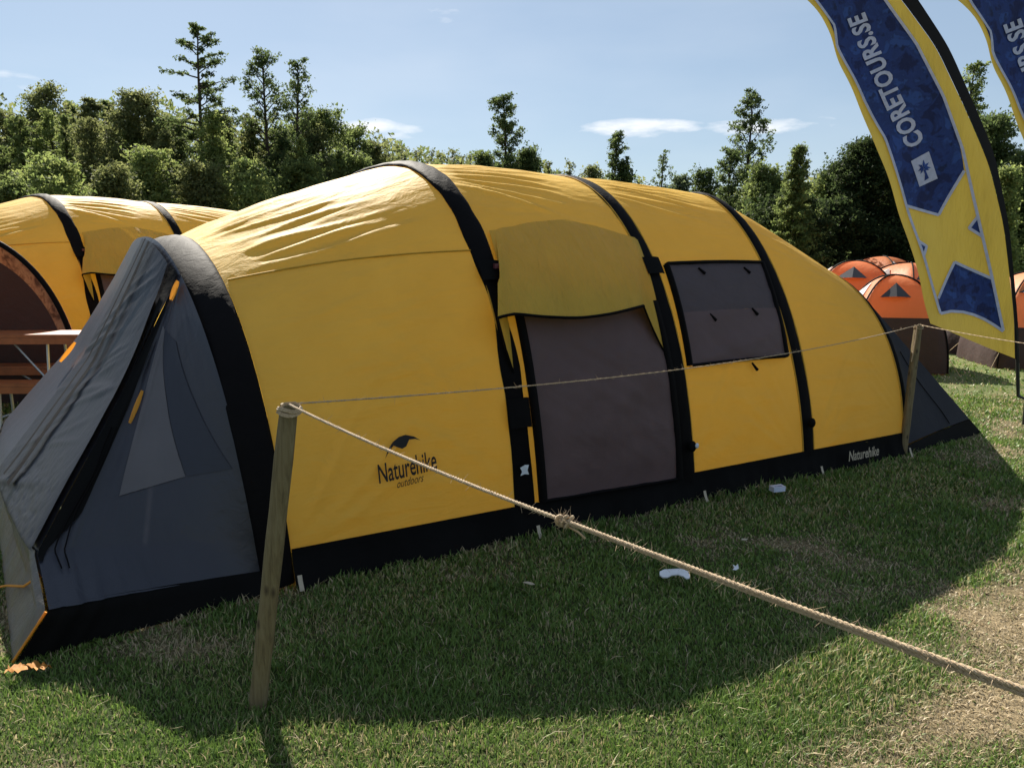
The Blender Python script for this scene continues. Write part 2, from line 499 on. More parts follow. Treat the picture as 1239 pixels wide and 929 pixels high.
for j in range(15):      # folds running from the front beam up to the high beam
    tc = 0.92 + 0.062 * j + rf.normal(0, .012)
    k0 = 0.02 + rf.random() * 0.10; k1 = np.clip(0.62 + 0.022 * j + rf.normal(0, .08), .5, 0.99)
    FOLDS[0].append((0, tc + 0.05, 1, tc - 0.03, k0, k1, 0.016 + 0.010 * rf.random(), 0.010 + 0.008 * rf.random()))
for j in range(9):       # the other half of the roof, out of the sun
    FOLDS[0].append((0, 1.95 + .1 * j, 1, 1.95 + .1 * j, .05, .9, 0.02, 0.010))
for j in range(8):       # fan from the top of the high beam
    FOLDS[1].append((0, 1.10 + 0.035 * j, 1, 0.80 + 0.105 * j, 0.03, 0.68 + 0.04 * j, 0.012 + 0.006 * rf.random(), 0.007 + 0.004 * rf.random()))
for j in range(8):
    FOLDS[1].append((0, 1.5 + .1 * j, 1, 1.6 + .1 * j, .05, .95, 0.02, 0.008))
for j in range(6):
    FOLDS[2].append((0, 1.12 + 0.06 * j, 1, 0.98 + 0.075 * j, 0.03, 0.75 + .05 * rf.random(), 0.012, 0.005 + 0.003 * rf.random()))
for j in range(5):       # tension folds at the low rear corner
    FOLDS[3].append((0.55, 0.42 + .09 * j, 1, 0.12 + .035 * j, 0.62 - 0.03 * j, 0.99, 0.013, 0.006))
for j in range(4):
    FOLDS[3].append((0, 0.95 + .12 * j, 1, 1.0 + .08 * j, .02, .5, .014, .005))
for i_, kc, tc_, n_, up in ((0, .97, .05, 6, -1), (0, .03, .06, 5, 1), (1, .97, .05, 3, -1), (2, .96, .06, 5, -1), (2, .04, .06, 4, 1), (3, .04, .08, 4, 1)):
    for j in range(n_):      # tension folds fanning from the low corners
        far_k = kc + up * (.35 + .35 * rf.random()); far_t = tc_ + .10 + .13 * j + .05 * rf.random()
        FOLDS[i_].append((kc, tc_ + .012 * j, far_k, far_t, min(kc, far_k), max(kc, far_k), .012 + .008 * rf.random(), .0045 + .003 * rf.random()))
for i_ in range(4):
    for j in range(9):       # slack level folds across the shaded side
        t0 = .08 + .075 * j + .03 * rf.random(); ka = rf.random() * .5
        FOLDS[i_].append((0, t0, 1, t0 + .03 * rf.normal(), ka, ka + .3 + .3 * rf.random(), .010 + .008 * rf.random(), .0025 + .003 * rf.random()))
def fold_height(i, k, t):
    d = np.zeros(np.broadcast(k, t).shape)
    for (ka, ta, kb, tb, k0, k1, w, amp) in FOLDS[i]:
        tc = ta + (tb - ta) * (k - ka) / (kb - ka)
        tc = tc + 0.010 * np.sin(k * 9 + ta * 40)
        env = np.clip((k - k0) / 0.12, 0, 1) * np.clip((k1 - k) / 0.25, 0, 1)
        x = (t - tc) / w
        d = d + amp * env * (np.exp(-x * x) - 0.45 * np.exp(-((x - 1.9) / 1.3) ** 2))
    return d
def T_at(z, i): return math.asin((z / ARCH[i][2]) ** (ARCH[i][4] / 2))
Z_HEM = 0.17

def patch(q0, q1, q2, q3, n=(24, 30), off=0.008, wave=0.0, seed=1, thick=0.0):
    """four (q,t) corners: top-left, top-right, bottom-right, bottom-left -> grid of points on the canopy"""
    u = np.linspace(0, 1, n[1])[None, :]; v = np.linspace(0, 1, n[0])[:, None]
    q = (q0[0] * (1 - u) + q1[0] * u) * (1 - v) + (q3[0] * (1 - u) + q2[0] * u) * v
    t = (q0[1] * (1 - u) + q1[1] * u) * (1 - v) + (q3[1] * (1 - u) + q2[1] * u) * v
    o = off + wave * (fbm(q * 7 + v * 3, t * 9, seed, 3) - 0.5)
    o = o + wave * 0.34 * (1 - 2.4 * np.abs(fbm(q * 2.6 + t * 4, t * 17 + q * 5, seed + 7, 2) - 0.5)) * np.clip(.35 + v, 0.35, 1) * np.clip(np.minimum(np.minimum(u, 1 - u), np.minimum(v, 1 - v)) * 12, 0, 1)
    return Coff(q, t, o)

def strip_on(pts, w, off, n=30):
    """a narrow flat strip of width w (metres) running along (q,t) points on the canopy"""
    pts = np.array(pts, float)
    seg = np.r_[0, np.cumsum(np.linalg.norm(np.diff(pts * [1.3, 2.0], axis=0), axis=1))]
    d = np.linspace(0, seg[-1], n)
    q = np.interp(d, seg, pts[:, 0]); t = np.interp(d, seg, pts[:, 1])
    nn = Cn(q, t); c = C0(q, t) + nn * swell(q, t)[:, None]
    tg = np.gradient(c, axis=0); tg /= np.linalg.norm(tg, axis=1, keepdims=True)
    b = np.cross(tg, nn)
    prof = [(-w / 2, 0.0), (-w / 2 * .8, off), (w / 2 * .8, off), (w / 2, 0.0)]
    return np.stack([c + b * x + nn * o for x, o in prof], 1)

def text_mesh(body, size=1.0, offset=0.0, shear=0.0, spacing=1.0):
    cu = bpy.data.curves.new('lettering', 'FONT')
    cu.body = body; cu.size = size; cu.offset = offset; cu.shear = shear; cu.space_character = spacing
    cu.align_x = 'LEFT'; cu.resolution_u = 3
    o = bpy.data.objects.new('lettering', cu); col.objects.link(o)
    dg = bpy.context.evaluated_depsgraph_get(); dg.update()
    me = o.evaluated_get(dg).to_mesh()
    V = np.array([v.co[:] for v in me.vertices]); Fc = [tuple(p.vertices) for p in me.polygons]
    o.evaluated_get(dg).to_mesh_clear()
    bpy.data.objects.remove(o); bpy.data.curves.remove(cu)
    return V[:, :2], Fc

def poly_fill(pts, cuts=2):
    """fill a 2D outline, subdivided so that it can follow a curved sheet"""
    bm = bmesh.new()
    vs = [bm.verts.new((p[0], p[1], 0)) for p in pts]
    bm.faces.new(vs)
    bm.normal_update()
    bmesh.ops.triangulate(bm, faces=bm.faces[:], ngon_method='EAR_CLIP')
    for _ in range(cuts):
        bmesh.ops.subdivide_edges(bm, edges=bm.edges[:], cuts=1, use_grid_fill=True)
    bmesh.ops.triangulate(bm, faces=bm.faces[:])
    bm.verts.index_update()
    V = np.array([v.co[:2] for v in bm.verts]); Fc = [tuple(v.index for v in f.verts) for f in bm.faces]
    bm.free()
    return V, Fc

def pymesh(name, V, Fc, mat, parent=None, smooth=False):
    me = bpy.data.meshes.new(name); me.from_pydata([tuple(p) for p in V], [], Fc); me.update()
    return link_mesh(name, me, mat, parent, smooth)

def build_tunnel_tent():
    root = empty('tunnel_tent', T1, T1_ROT)
    # --- four yellow panels between the beams
    for i in range(4):
        p = ARCH[i]; p2 = ARCH[i + 1]
        tA = np.concatenate([np.linspace(0.0, 1.95, 290)[:-1], np.linspace(1.95, math.pi, 70)])
        k = np.linspace(0, 1, 56)
        K, TT = np.meshgrid(k, tA)
        # squeeze t so that the hem lies at one height
        hh = p[2] * (1 - K) + p2[2] * K
        tl = np.arcsin((Z_HEM / hh) ** ((p[4] * (1 - K) + p2[4] * K) / 2))
        TT = tl + (math.pi - 2 * tl) * TT / math.pi
        q = i + K
        q = np.clip(q, 0.0, 4.0)
        d = fold_height(i, K, TT)
        d = d + swell(K, TT) * (K < 1)
        d = d + 0.014 * (fbm(q * 3.1, TT * 4.2, 60 + i, 3) - 0.5) * np.sin(math.pi * K)
        d = d + 0.010 * (fbm(q * 2.0 + 3, TT * 26, 70 + i, 3) - 0.5) * np.sin(math.pi * K)
        qe = np.clip(q, 0.003, 3.997)
        grid('canopy_panel', C0(q, TT) + Cn(qe, TT) * d[..., None], M['yellow'], root)
    # seam across the front panel
    grid('panel_seam', strip_on([(0.015, 0.960), (0.455, 0.854), (0.985, 0.722)], 0.007, 0.009, 60), M['seam'], root)
    for q, t0, t1 in ((.972, .04, 1.45), (1.03, .04, 1.45), (1.955, .04, 1.45), (2.045, .04, 1.45), (2.945, .05, 1.4), (3.045, .05, 1.4), (3.97, .08, 1.3)):
        grid('panel_seam', strip_on([(q, t0), (q, (t0 + t1) / 2), (q, t1)], 0.007, 0.010, 50), M['seam'], root)
    # --- black air beams
    for i in range(5):
        tl = T_at(0.015, i)
        t = np.linspace(tl, math.pi - tl, 200)
        q = np.full_like(t, float(i))
        qe = np.clip(q, 0.01, 3.99)
        c = C0(q, t); nn = Cn(qe, t)
        # beam normal without the slope of the neighbouring panel
        tg = np.gradient(c, axis=0); tg /= np.linalg.norm(tg, axis=1, keepdims=True)
        ax = np.cross(tg, nn); ax /= np.linalg.norm(ax, axis=1, keepdims=True)
        ax = ax * np.sign(ax[:, :1])                                    # points along +s
        nn = np.cross(ax, tg); nn *= np.sign((nn * (c - np.array([ARCH[i][0], ARCH[i][1] / 2, .3]))).sum(1, keepdims=True))
        wd = {0: 0.23, 1: 0.138, 2: 0.132, 3: 0.125, 4: 0.065}[i]
        w = wd * (1 + 0.06 * np.sin(t * 17 + i) + 0.03 * np.sin(t * 41))
        if i == 1: w = w * (1 - 0.42 * np.exp(-((t - 0.50) / 0.10) ** 2))
        if i == 0: w = wd * (0.72 + 0.28 * np.sin(t))
        hb = {0: 0.042, 4: 0.016}.get(i, 0.021)
        ang = np.linspace(0, math.pi, 11)
        shift = -w / 2 if i == 0 else 0 * w
        P = np.stack([c + ax * (shift + w / 2 * np.cos(b))[:, None] * 1.0 + nn * (hb * math.sin(b) ** 0.7 - 0.004 + 0.0015 * np.sin(t * 60 + 5 * b))[:, None] for b in ang], 1)
        grid('air_beam', P, M['black'], root)
    # --- black skirt to the ground on both long sides
    for sgn in (0, 1):
        q = np.linspace(0.0, 4.0, 160)
        ap = arch_par(q)
        tl = np.arcsin((Z_HEM / ap[:, 2]) ** (ap[:, 4] / 2))
        if sgn: tl = math.pi - tl
        top = C0(q, tl); n2 = np.zeros_like(top); n2[:, 1] = 1 if sgn else -1
        rows = []
        for f in np.linspace(-0.12, 1, 9):
            r = top.copy(); r[:, 2] = Z_HEM * (1 - f) - 0.02 * f
            bulge = 0.012 + 0.05 * max(f, 0) ** 1.5
            r += n2 * (bulge + 0.020 * max(f, 0) * (np.sin(q * 23 + 2 * np.sin(q * 5)) * 0.6 + np.sin(q * 11 + 1) + .5 * np.sin(q * 61)))[:, None]
            rows.append(r)
        grid('ground_skirt', np.stack(rows, 0), M['skirt'], root)
    # --- porch at the front: crease lines, side panels, front face
    arch_t1 = 1.02
    F0 = np.array([-2.72, -0.17, 0.0]); F1 = np.array([-2.585, -0.20, 0.20]); F2 = np.array([-2.605, 0.12, 0.355])
    beam_w = lambda t: 0.23 * (0.72 + 0.28 * np.sin(t)) - 0.012
    SH = C0(np.array(0.0), np.array(arch_t1)) + np.array([-beam_w(arch_t1), 0, 0.0])
    W0 = ARCH[0][1]
    def crease(c, far=False):
        c = np.asarray(c, float)
        kn = np.array([0, 0.10, 0.22, 0.6, 1.0])
        mid = F2 * 0.52 + SH * 0.48 + np.array([0.04, 0.08, 0.02])
        pts = np.array([F0, F1, F2, mid, SH])
        r = np.stack([np.interp(c, kn, pts[:, j]) for j in range(3)], -1)
        if far:
            r[..., 1] = W0 - r[..., 1] + 0.25 * (1 - c)
            r[..., 0] -= 0.12 * (1 - c)
        return r
    def arch_edge(t):
        t = np.asarray(t, float)
        return C0(np.zeros_like(t), t) + np.stack([-beam_w(t), 0 * t, 0 * t], -1)
    def side(c, r, off=0.0, far=False):
        c, r = np.broadcast_arrays(np.asarray(c, float), np.asarray(r, float))
        z0 = 0.0
        t = arch_t1 * np.clip(c, 0, 1) ** 1.55
        a = C0(np.zeros_like(t), t); a = a + np.stack([-beam_w(t), 0.002 + 0 * t, 0 * t], -1)
        b = crease(c)
        p = a * (1 - r)[..., None] + b * r[..., None]
        sag = 0.05 * np.sin(math.pi * r) * np.sin(math.pi * np.clip(c, 0, 1))
        p[..., 1] += sag - off * 0.93
        p[..., 2] += off * 0.37
        wr = 0.012 * (fbm(r * 5 + c * 3, c * 13 - r * 9, 81, 3) - 0.5) * np.sin(math.pi * np.clip(r, 0, 1)) ** .5
        st = np.clip((r - .45) / .4, 0, 1) * np.clip((1 - r) * 14, 0, 1)
        wr = wr + 0.016 * (1 - 2.6 * np.abs(fbm((r + .06 * c) * 26, c * 2.2 + r * 2, 83, 3) - .5)) * st * np.sin(math.pi * np.clip(c * .93 + .05, 0, 1)) ** .5
        p[..., 1] += wr
        p[..., 1] -= 0.016 * np.exp(-((r - 0.90 + 0.02 * np.sin(c * 9)) / .03) ** 2) * (c < .97) + 0.012 * np.exp(-((r - 0.80 + 0.1 * c) / .025) ** 2)
        if far: p[..., 1] = W0 - p[..., 1]
        return p
    cs = np.linspace(0.10, 1, 90)[:, None]; rr = np.linspace(0, 1, 70)[None, :]
    grid('porch_side', side(cs, rr), M['grey'], root)
    grid('porch_side', side(cs, rr, far=True), M['grey'], root)
    cs2 = np.linspace(-0.0, 0.108, 7)[:, None]
    for far in (False, True):
        P = side(cs2, rr, 0.006, far)
        P[..., 2] = np.maximum(P[..., 2] - 0.005, -0.02)
        P[..., 1] += (1 if far else -1) * 0.05 * (1 - cs2 / 0.108) * (0.4 + 0.6 * (1 - rr))
        grid('porch_skirt', P, M['skirt'], root)
    # window in the near side: left part painted pale for light showing through, right part dark
    def sidequad(c_r, n=(24, 18), off=0.006):
        (c0, r0), (c1, r1), (c2, r2), (c3, r3) = c_r
        u = np.linspace(0, 1, n[1])[None, :]; v = np.linspace(0, 1, n[0])[:, None]
        c = (c0 * (1 - u) + c1 * u) * (1 - v) + (c3 * (1 - u) + c2 * u) * v
        r = (r0 * (1 - u) + r1 * u) * (1 - v) + (r3 * (1 - u) + r2 * u) * v
        return side(c, r, off)
    win = WIN
    grid('porch_window', sidequad(win['pale']), M['pane_backlit'], root)
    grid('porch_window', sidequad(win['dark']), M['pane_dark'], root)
    # front face
    def front(c, r, off=0.0):
        c, r = np.broadcast_arrays(np.asarray(c, float), np.asarray(r, float))
        a = crease(c); b = crease(c, True)
        p = a * (1 - r)[..., None] + b * r[..., None]
        t = arch_t1 + (math.pi - 2 * arch_t1) * r
        # keep the arch top evenly spread across the width
        top = arch_edge(t)
        ch = SH * (1 - r)[..., None] + (SH * [1, 0, 1] + np.array([0, W0 - SH[1], 0])) * r[..., None]
        p = p + (top - ch) * (np.clip(c, 0, 1) ** 2.2)[..., None]
        bump = np.clip(c / .22, 0, 1) * np.clip((.62 - c) / .36, 0, 1)
        p[..., 0] -= 0.09 * bump * np.clip(np.sin(math.pi * r), 0, 1) ** .7
        p[..., 0] -= 0.02 * np.sin(math.pi * r) * np.sin(math.pi * np.clip(c, 0, 1)) ** .7
        wr = 0.010 * (fbm(c * 5 + r * 4, r * 6 - c * 3, 91, 2) - 0.5) * np.clip(c * 6, 0, 1) * np.clip((1 - c) * 10, 0, 1)
        n = np.array([-0.72, 0, 0.70])
        return p + (wr + off)[..., None] * n if np.ndim(off) else p + (wr + off)[..., None] * n
    cc = np.linspace(0.0, 1, 110)[:, None]; r2 = np.linspace(0, 1, 120)[None, :]
    grid('porch_front', front(cc[18:], r2), M['grey'], root)
    # loose grey cloth along the foot of the front, sunlight painted in as paleness
    cl = np.linspace(0.0, 0.225, 24)[:, None]
    P = front(cl, r2); P[..., 0] -= (0.018 * np.sin(r2 * 47 + 2 * np.sin(r2 * 21)) + 0.012 * np.sin(r2 * 113)) * np.sin(math.pi * cl / .225) + 0.012
    grid('front_valance', P, M['grey_sunlit'], root)
    # door flap hanging over the face, its edge standing proud of a zip gap, its shade laid in as black strips
    r_edge0, r_edge1 = 0.16, 0.50
    cd = np.linspace(0.215, 0.985, 120)[:, None]
    def flap_r(c, f):
        lo = 0.0 + 0.075 * np.clip((c - .6) / .4, 0, 1) ** 2
        hi = 0.46 - 0.02 * c
        return lo + (hi - lo) * f
    f = np.linspace(0, 1, 90)[None, :]
    ridge = 1 - 2 * np.abs(fbm(cd * 34 + f * 13, f * 3.0 - cd * 5, 95, 2) - 0.5) * 2.2
    ridge2 = 1 - 2 * np.abs(fbm(cd * 60 + f * 30, f * 42 - cd * 12, 97, 2) - 0.5) * 2
    low = np.clip((0.45 - cd) / .12, 0, 1)
    calm = np.clip(np.minimum(f, 1 - f) * 14, 0.1, 1)
    diag = np.zeros(np.broadcast(cd, f).shape); rd = np.random.default_rng(19)
    for _ in range(34):      # long slack folds slanting across the flap
        c0, sl, w_, k0 = rd.uniform(.2, 1.05), rd.uniform(.16, .34), rd.uniform(.006, .013), rd.uniform(0, .6)
        diag += rd.uniform(.002, .0055) * np.exp(-((cd - c0 + sl * f) / w_) ** 2) * np.clip((f - k0) * 6, 0, 1) * np.clip((k0 + rd.uniform(.3, .7) - f) * 6, 0, 1)
    offf = 0.030 + (0.0008 * ridge * (1 - low) + 0.0042 * ridge2 * low + diag) * calm
    offf = offf - 0.02 * np.clip((f - .93) / .07, 0, 1)
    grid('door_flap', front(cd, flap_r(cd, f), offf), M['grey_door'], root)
    cz = np.linspace(0.20, 0.99, 60)[:, None]
    fz = np.linspace(0.0, 1, 6)[None, :]
    grid('zip_gap_shade', side(cz, 1.0 - (0.075 + 0.05 * np.sin(math.pi * cz)) * fz * np.clip((cz - .18) * 8, 0, 1), 0.012), M['skirt'], root)  # black strip standing in for shade under the overhanging flap edge
    cz = np.linspace(0.30, 0.99, 60)[:, None]
    grid('zip_gap_shade', front(cz, flap_r(cz, 0.0) * fz + 0 * fz, 0.012 + 0 * fz), M['skirt'], root)
    for fo, wdt in ((0.50, 0.012), (0.64, 0.007)):
        cz = np.linspace(0.26, 0.985, 70)[:, None]; fz = np.linspace(-wdt, wdt, 3)[None, :]
        grid('zip', front(cz, flap_r(cz, fo + 0.05 * (1 - cz)) + fz, 0.058 + 0 * fz), M['black'], root)
    # orange guy tags, the yellow lining in the vent, loose black cords
    tg = MB()
    def tag_strip(name, pts, w, mat):
        pts = np.array(pts); n = len(pts)
        d = np.gradient(pts, axis=0); b = np.cross(d, [0.3, -1, .2]); b /= np.linalg.norm(b, axis=1, keepdims=True)
        wv = w * (0.6 + 0.4 * np.sin(np.linspace(0, math.pi, n)))[:, None]
        grid(name, np.stack([pts - b * wv, pts + np.array([-.006, -.008, 0.004]), pts + b * wv], 1), mat, root)
    tag_strip('guy_tag', [side(c, r, .02) for c, r in zip(np.linspace(.62, .53, 8), np.linspace(.80, .81, 8))], 0.012, M['tag'])
    tag_strip('vent_lining', [side(c, r, .03) for c, r in zip(np.linspace(.965, .90, 8), np.linspace(.78, .82, 8))], 0.016, M['tag'])
    tag_strip('guy_tag', [front(np.array(c), np.array(r), np.array(.06)) for c, r in zip(np.linspace(.62, .55, 8), np.linspace(.56, .57, 8))], 0.014, M['tag'])
    for ph, r0 in ((0, .905), (1.3, .93)):
        m = MB()
        m.tube([Vector(side(c, r0 + .012 * math.sin(c * 25 + ph) - .05 * max(0, .35 - c), .022)) for c in np.linspace(.18, .52, 40)], 0.0035, 5)
        m.build('cord', M['black'], root)
    m = MB()
    m.tube([F0 + np.array([-.012, -.02, 0]), F1 + np.array([-.012, -.018, 0])], 0.006, 6)
    m.build('corner_piping', M['tag'], root)
    # --- grey tail at the rear
    R0 = np.array([5.38, 0.13, 0.0]); t2 = 1.0
    RS = C0(np.array(4.0), np.array(t2)) + np.array([0.03, 0, 0])
    W4 = ARCH[4][1]
    def rear_side(c, r, far=False, off=0.0):
        c, r = np.broadcast_arrays(np.asarray(c, float), np.asarray(r, float))
        t = t2 * c ** 1.5
        a = C0(np.full_like(t, 4.0), t) + np.array([0.02, 0.005, 0])
        b = R0 * (1 - c)[..., None] + RS * c[..., None]
        p = a * (1 - r)[..., None] + b * r[..., None]
        p[..., 1] += 0.05 * np.sin(math.pi * r) * np.sin(math.pi * c) - off
        if far: p[..., 1] = W4 - p[..., 1]
        return p
    def rear_back(c, r):
        a = R0 * (1 - c)[..., None] + RS * c[..., None]
        t = t2 + (math.pi - 2 * t2) * r
        b = a * np.array([1, 0, 1]) + np.stack([0 * c[..., 0] if False else 0 * a[..., 0], W4 - a[..., 1], 0 * a[..., 0]], -1)
        p = a * (1 - r)[..., None] + b * r[..., None]
        top = C0(np.full_like(t, 4.0), t) + np.array([0.03, 0, 0])
        ch = RS * (1 - r)[..., None] + (RS * [1, 0, 1] + np.array([0, W4 - RS[1], 0])) * r[..., None]
        return p + (top - ch) * (c ** 2.0)[..., None]
    cs = np.linspace(0.10, 1, 40)[:, None]; rr = np.linspace(0, 1, 40)[None, :]
    grid('rear_side', rear_side(cs, rr), M['grey_matte'], root)
    grid('rear_side', rear_side(cs, rr, True), M['grey_matte'], root)
    C_, R_ = np.broadcast_arrays(np.linspace(0.0, 1, 50)[:, None], np.linspace(0, 1, 50)[None, :])
    grid('rear_face', rear_back(C_, R_), M['grey_matte'], root)
    cs2 = np.linspace(0, 0.104, 6)[:, None]
    for far in (False, True):
        P = rear_side(cs2, rr, far, 0.008 + 0.04 * (1 - cs2 / .104) * (1 - rr)); P[..., 2] -= 0.01
        grid('rear_skirt', P, M['skirt'], root)
    m = MB(); m.tube([Vector(rear_side(np.array(c), np.array(.66 + .05 * math.sin(c * 8)), False, .01)) for c in np.linspace(.12, .62, 20)], 0.004, 5)
    m.build('cord', M['black'], root)
    # --- side door under a hood
    dr = empty('side_door'); dr.parent = root
    grid('door_panel', patch((1.10, .54), (1.92, .56), (1.918, .045), (1.10, .038), (70, 50), 0.022, 0.030, 101), M['mesh'], dr)
    grid('door_zip', strip_on([(1.093, .54), (1.090, .3), (1.092, .036)], 0.045, 0.040, 40), M['black'], dr)
    grid('door_zip', strip_on([(1.925, .56), (1.93, .3), (1.925, .043)], 0.055, 0.040, 40), M['black'], dr)
    grid('door_zip', strip_on([(1.095, .037), (1.5, .04), (1.925, .043)], 0.02, 0.036, 40), M['black'], dr)
    for tt in (.20, .09, .37):
        m = MB(); m.box(C0(np.array(1.083), np.array(tt)) + np.array([0, -.035, 0]), (.022, .02, .035)); m.build('zip_pull', M['black'], dr)
    hd = empty('door_hood'); hd.parent = root
    u = np.linspace(0, 1, 44)[None, :]; vv = np.linspace(0, 1, 34)[:, None]
    tq = np.interp(u, [0, .27, .51, .745, 1], [1.110, 1.338, 1.552, 1.746, 1.967]); tt_ = np.interp(u, [0, .27, .51, .745, 1], [.803, .856, .883, .867, .830])
    bq = 0.945 + (1.775 - 0.945) * u
    bt = 0.475 - 0.030 * np.sin(math.pi * np.clip(u * 1.02, 0, 1)) + 0.045 * u
    def hood(u_q, v_, tq=tq, tt_=tt_, bq=bq, bt=bt):
        q = tq * (1 - v_) + bq * v_; t = tt_ * (1 - v_) + bt * v_
        return q, t
    q, t = hood(None, vv)
    off = 0.022 + 0.15 * vv ** 1.2 * (np.sin(math.pi * np.clip(u, 0.0, 1)) ** .35 * .35 + .65) + 0.014 * (fbm(q * 9, t * 6 + u, 111, 3) - .5) + 0.010 * np.sin(u * 34 + 3 * vv) * np.exp(-((u - .04) / .07) ** 2)
    HP = Coff(q, t, off)
    grid('hood_top', HP, M['hood'], hd)
    m = MB(); m.tube([Vector(p) for p in HP[-1]], 0.010, 6); m.build('hood_trim', M['black'], hd)
    for edge, pts in ((0, [(1.075, .80), (1.005, .32), (1.06, .50)]), (-1, [(1.985, .82), (1.925, .38), (1.90, .50)])):
        # gusset between the hood's edge and the canopy
        n = 24; g = np.linspace(0, 1, n)[:, None]
        w_ = np.linspace(0, 1, 8)[None, :]
        e = HP[:, 0 if edge == 0 else -1]
        e = np.stack([np.interp(np.linspace(0, 1, n), np.linspace(0, 1, len(e)), e[:, j]) for j in range(3)], -1)
        qq = np.interp(g[:, 0], [0, 1], [pts[0][0], pts[1][0]]); tt = np.interp(g[:, 0], [0, 1], [pts[0][1], pts[1][1]])
        b = Coff(qq, tt, np.full(n, .02))
        P = e[:, None] * (1 - w_[..., None]) + b[:, None] * w_[..., None]
        grid('hood_gusset', P, M['hood'], hd)
        m = MB(); m.tube([Vector(e[-1]), Vector(e[-1] * .5 + b[-1] * .5) + Vector((0, 0, -.02)), Vector(b[-1])], 0.006, 5); m.build('gusset_trim', M['black'], hd)
    # --- window in the third bay
    wd = empty('window'); wd.parent = root
    A, B, Cc, D = (2.107, .722), (2.92, .840), (2.876, .450), (2.080, .352)
    mid = lambda a, b, f: (a[0] * (1 - f) + b[0] * f, a[1] * (1 - f) + b[1] * f)
    grid('window_pane', patch(A, B, mid(B, Cc, .52), mid(A, D, .52), (24, 30), .022, .012, 121), M['mesh_blue'], wd)
    grid('window_pane', patch(mid(A, D, .52), mid(B, Cc, .52), Cc, D, (24, 30), .026, .020, 122), M['mesh'], wd)
    for a, b, w_ in ((A, B, .022), (B, Cc, .035), (Cc, D, .022), (D, A, .022)):
        grid('window_border', strip_on([a, mid(a, b, .5), b], w_, .042, 24), M['black'], wd)
    for qq, tt in ((2.33, .73), (2.72, .785), (2.30, .545), (2.66, .605), (2.55, .395)):
        m = MB(); p = Coff(np.array(qq), np.array(tt), np.array(.03)); p2 = Coff(np.array(qq + .03), np.array(tt - .022), np.array(.035))
        m.tube([Vector(p), Vector(p2)], [.007, .012], 6); m.build('toggle', M['black'], wd)
    # --- print on the front panel: mountain mark, name, small script
    def decal(name, V, Fc, box, mat, off=0.026):
        """V in 0..1 x 0..1, box = (q,t) of lower left, lower right, upper right, upper left"""
        (a, b, c, d) = box
        u = V[:, 0]; v = V[:, 1]
        q = (a[0] * (1 - u) + b[0] * u) * (1 - v) + (d[0] * (1 - u) + c[0] * u) * v
        t = (a[1] * (1 - u) + b[1] * u) * (1 - v) + (d[1] * (1 - u) + c[1] * u) * v
        return pymesh(name, Coff(q, t, np.full(len(V), off)), Fc, mat, root)
    def norm01(V):
        mn, mx = V.min(0), V.max(0); return (V - mn) / (mx - mn)
    V, Fc = text_mesh('Naturehike', 1, 0.012); V = norm01(V)
    decal('lettering', V, Fc, ((.355, .157), (.600, .151), (.600, .197), (.358, .203)), M['print'])
    V, Fc = text_mesh('outdoors', 1, 0.0, 0.5); V = norm01(V)
    decal('lettering', V, Fc, ((.424, .136), (.538, .134), (.538, .152), (.424, .154)), M['print'])
    mk = [(0, 0), (.10, .42), (.26, .78), (.44, .97), (.62, 1.0), (.84, .80), (1.0, .52), (.86, .66), (.70, .70), (.60, .38), (.48, .30), (.38, .42), (.27, .58), (.14, .35)]
    V, Fc = poly_fill(mk, 1)
    decal('mountain_mark', V, Fc, ((.392, .212), (.545, .206), (.545, .252), (.392, .258)), M['print'])
    # name on the skirt of the last bay
    V, Fc = text_mesh('Naturehike', 1, 0.02); V = norm01(V)
    P0 = C0(np.array(3.31), np.array(.03)); P1 = C0(np.array(3.62), np.array(.03))
    Q = np.stack([P0[0] + (P1[0] - P0[0]) * V[:, 0], np.full(len(V), -.075), .062 + .085 * V[:, 1]], -1)
    pymesh('lettering', Q, Fc, M['labelprint'], root)
    # --- small fittings on the beams
    def at_beam(q, t, off): return Vector(Coff(np.array(min(max(q, .01), 3.99)), np.array(t), np.array(off)))
    m = MB(); p = at_beam(.985, .099, .06)
    m.add([p + Vector(d) for d in ((-.03, 0, .02), (0, -.006, .035), (.032, 0, .03), (.02, -.004, 0), (.034, 0, -.03), (0, -.004, -.022), (-.028, 0, -.03), (-.018, -.003, -.004))], [(0, 1, 2, 3, 4, 5, 6, 7)])
    m.build('valve_tag', M['white'], root)
    for q, t in ((2.03, .120), (3.02, .215)):
        v_ = empty('valve'); v_.parent = root
        p = at_beam(q, t, .05)
        m = MB(); m.ball(p + Vector((-.035, -.004, 0)), (.034, .026, .04)); m.build('valve_cap', M['black'], v_, True)
        if q < 3:
            m = MB(); m.ball(p + Vector((-.02, -.035, .01)), (.016, .01, .02), 8, 5); m.build('valve_plug', M['white'], v_, True)
    for q, t in ((1.0, .63), (2.0, .70), (1.0, .22)):
        tt = np.linspace(t - .035, t + .035, 6); c = np.array([list(at_beam(q, x, .040)) for x in tt])
        P = np.stack([c + np.array([-.075, 0, 0]), c + np.array([-.04, -.006, .004]), c + np.array([.04, -.006, .004]), c + np.array([.075, 0, 0])], 1)
        grid('beam_strap', P, M['skirt'], root)
    m = MB(); m.box(at_beam(1.02, .64, .06), (.03, .02, .03)); m.build('strap_buckle', M['red'], root)
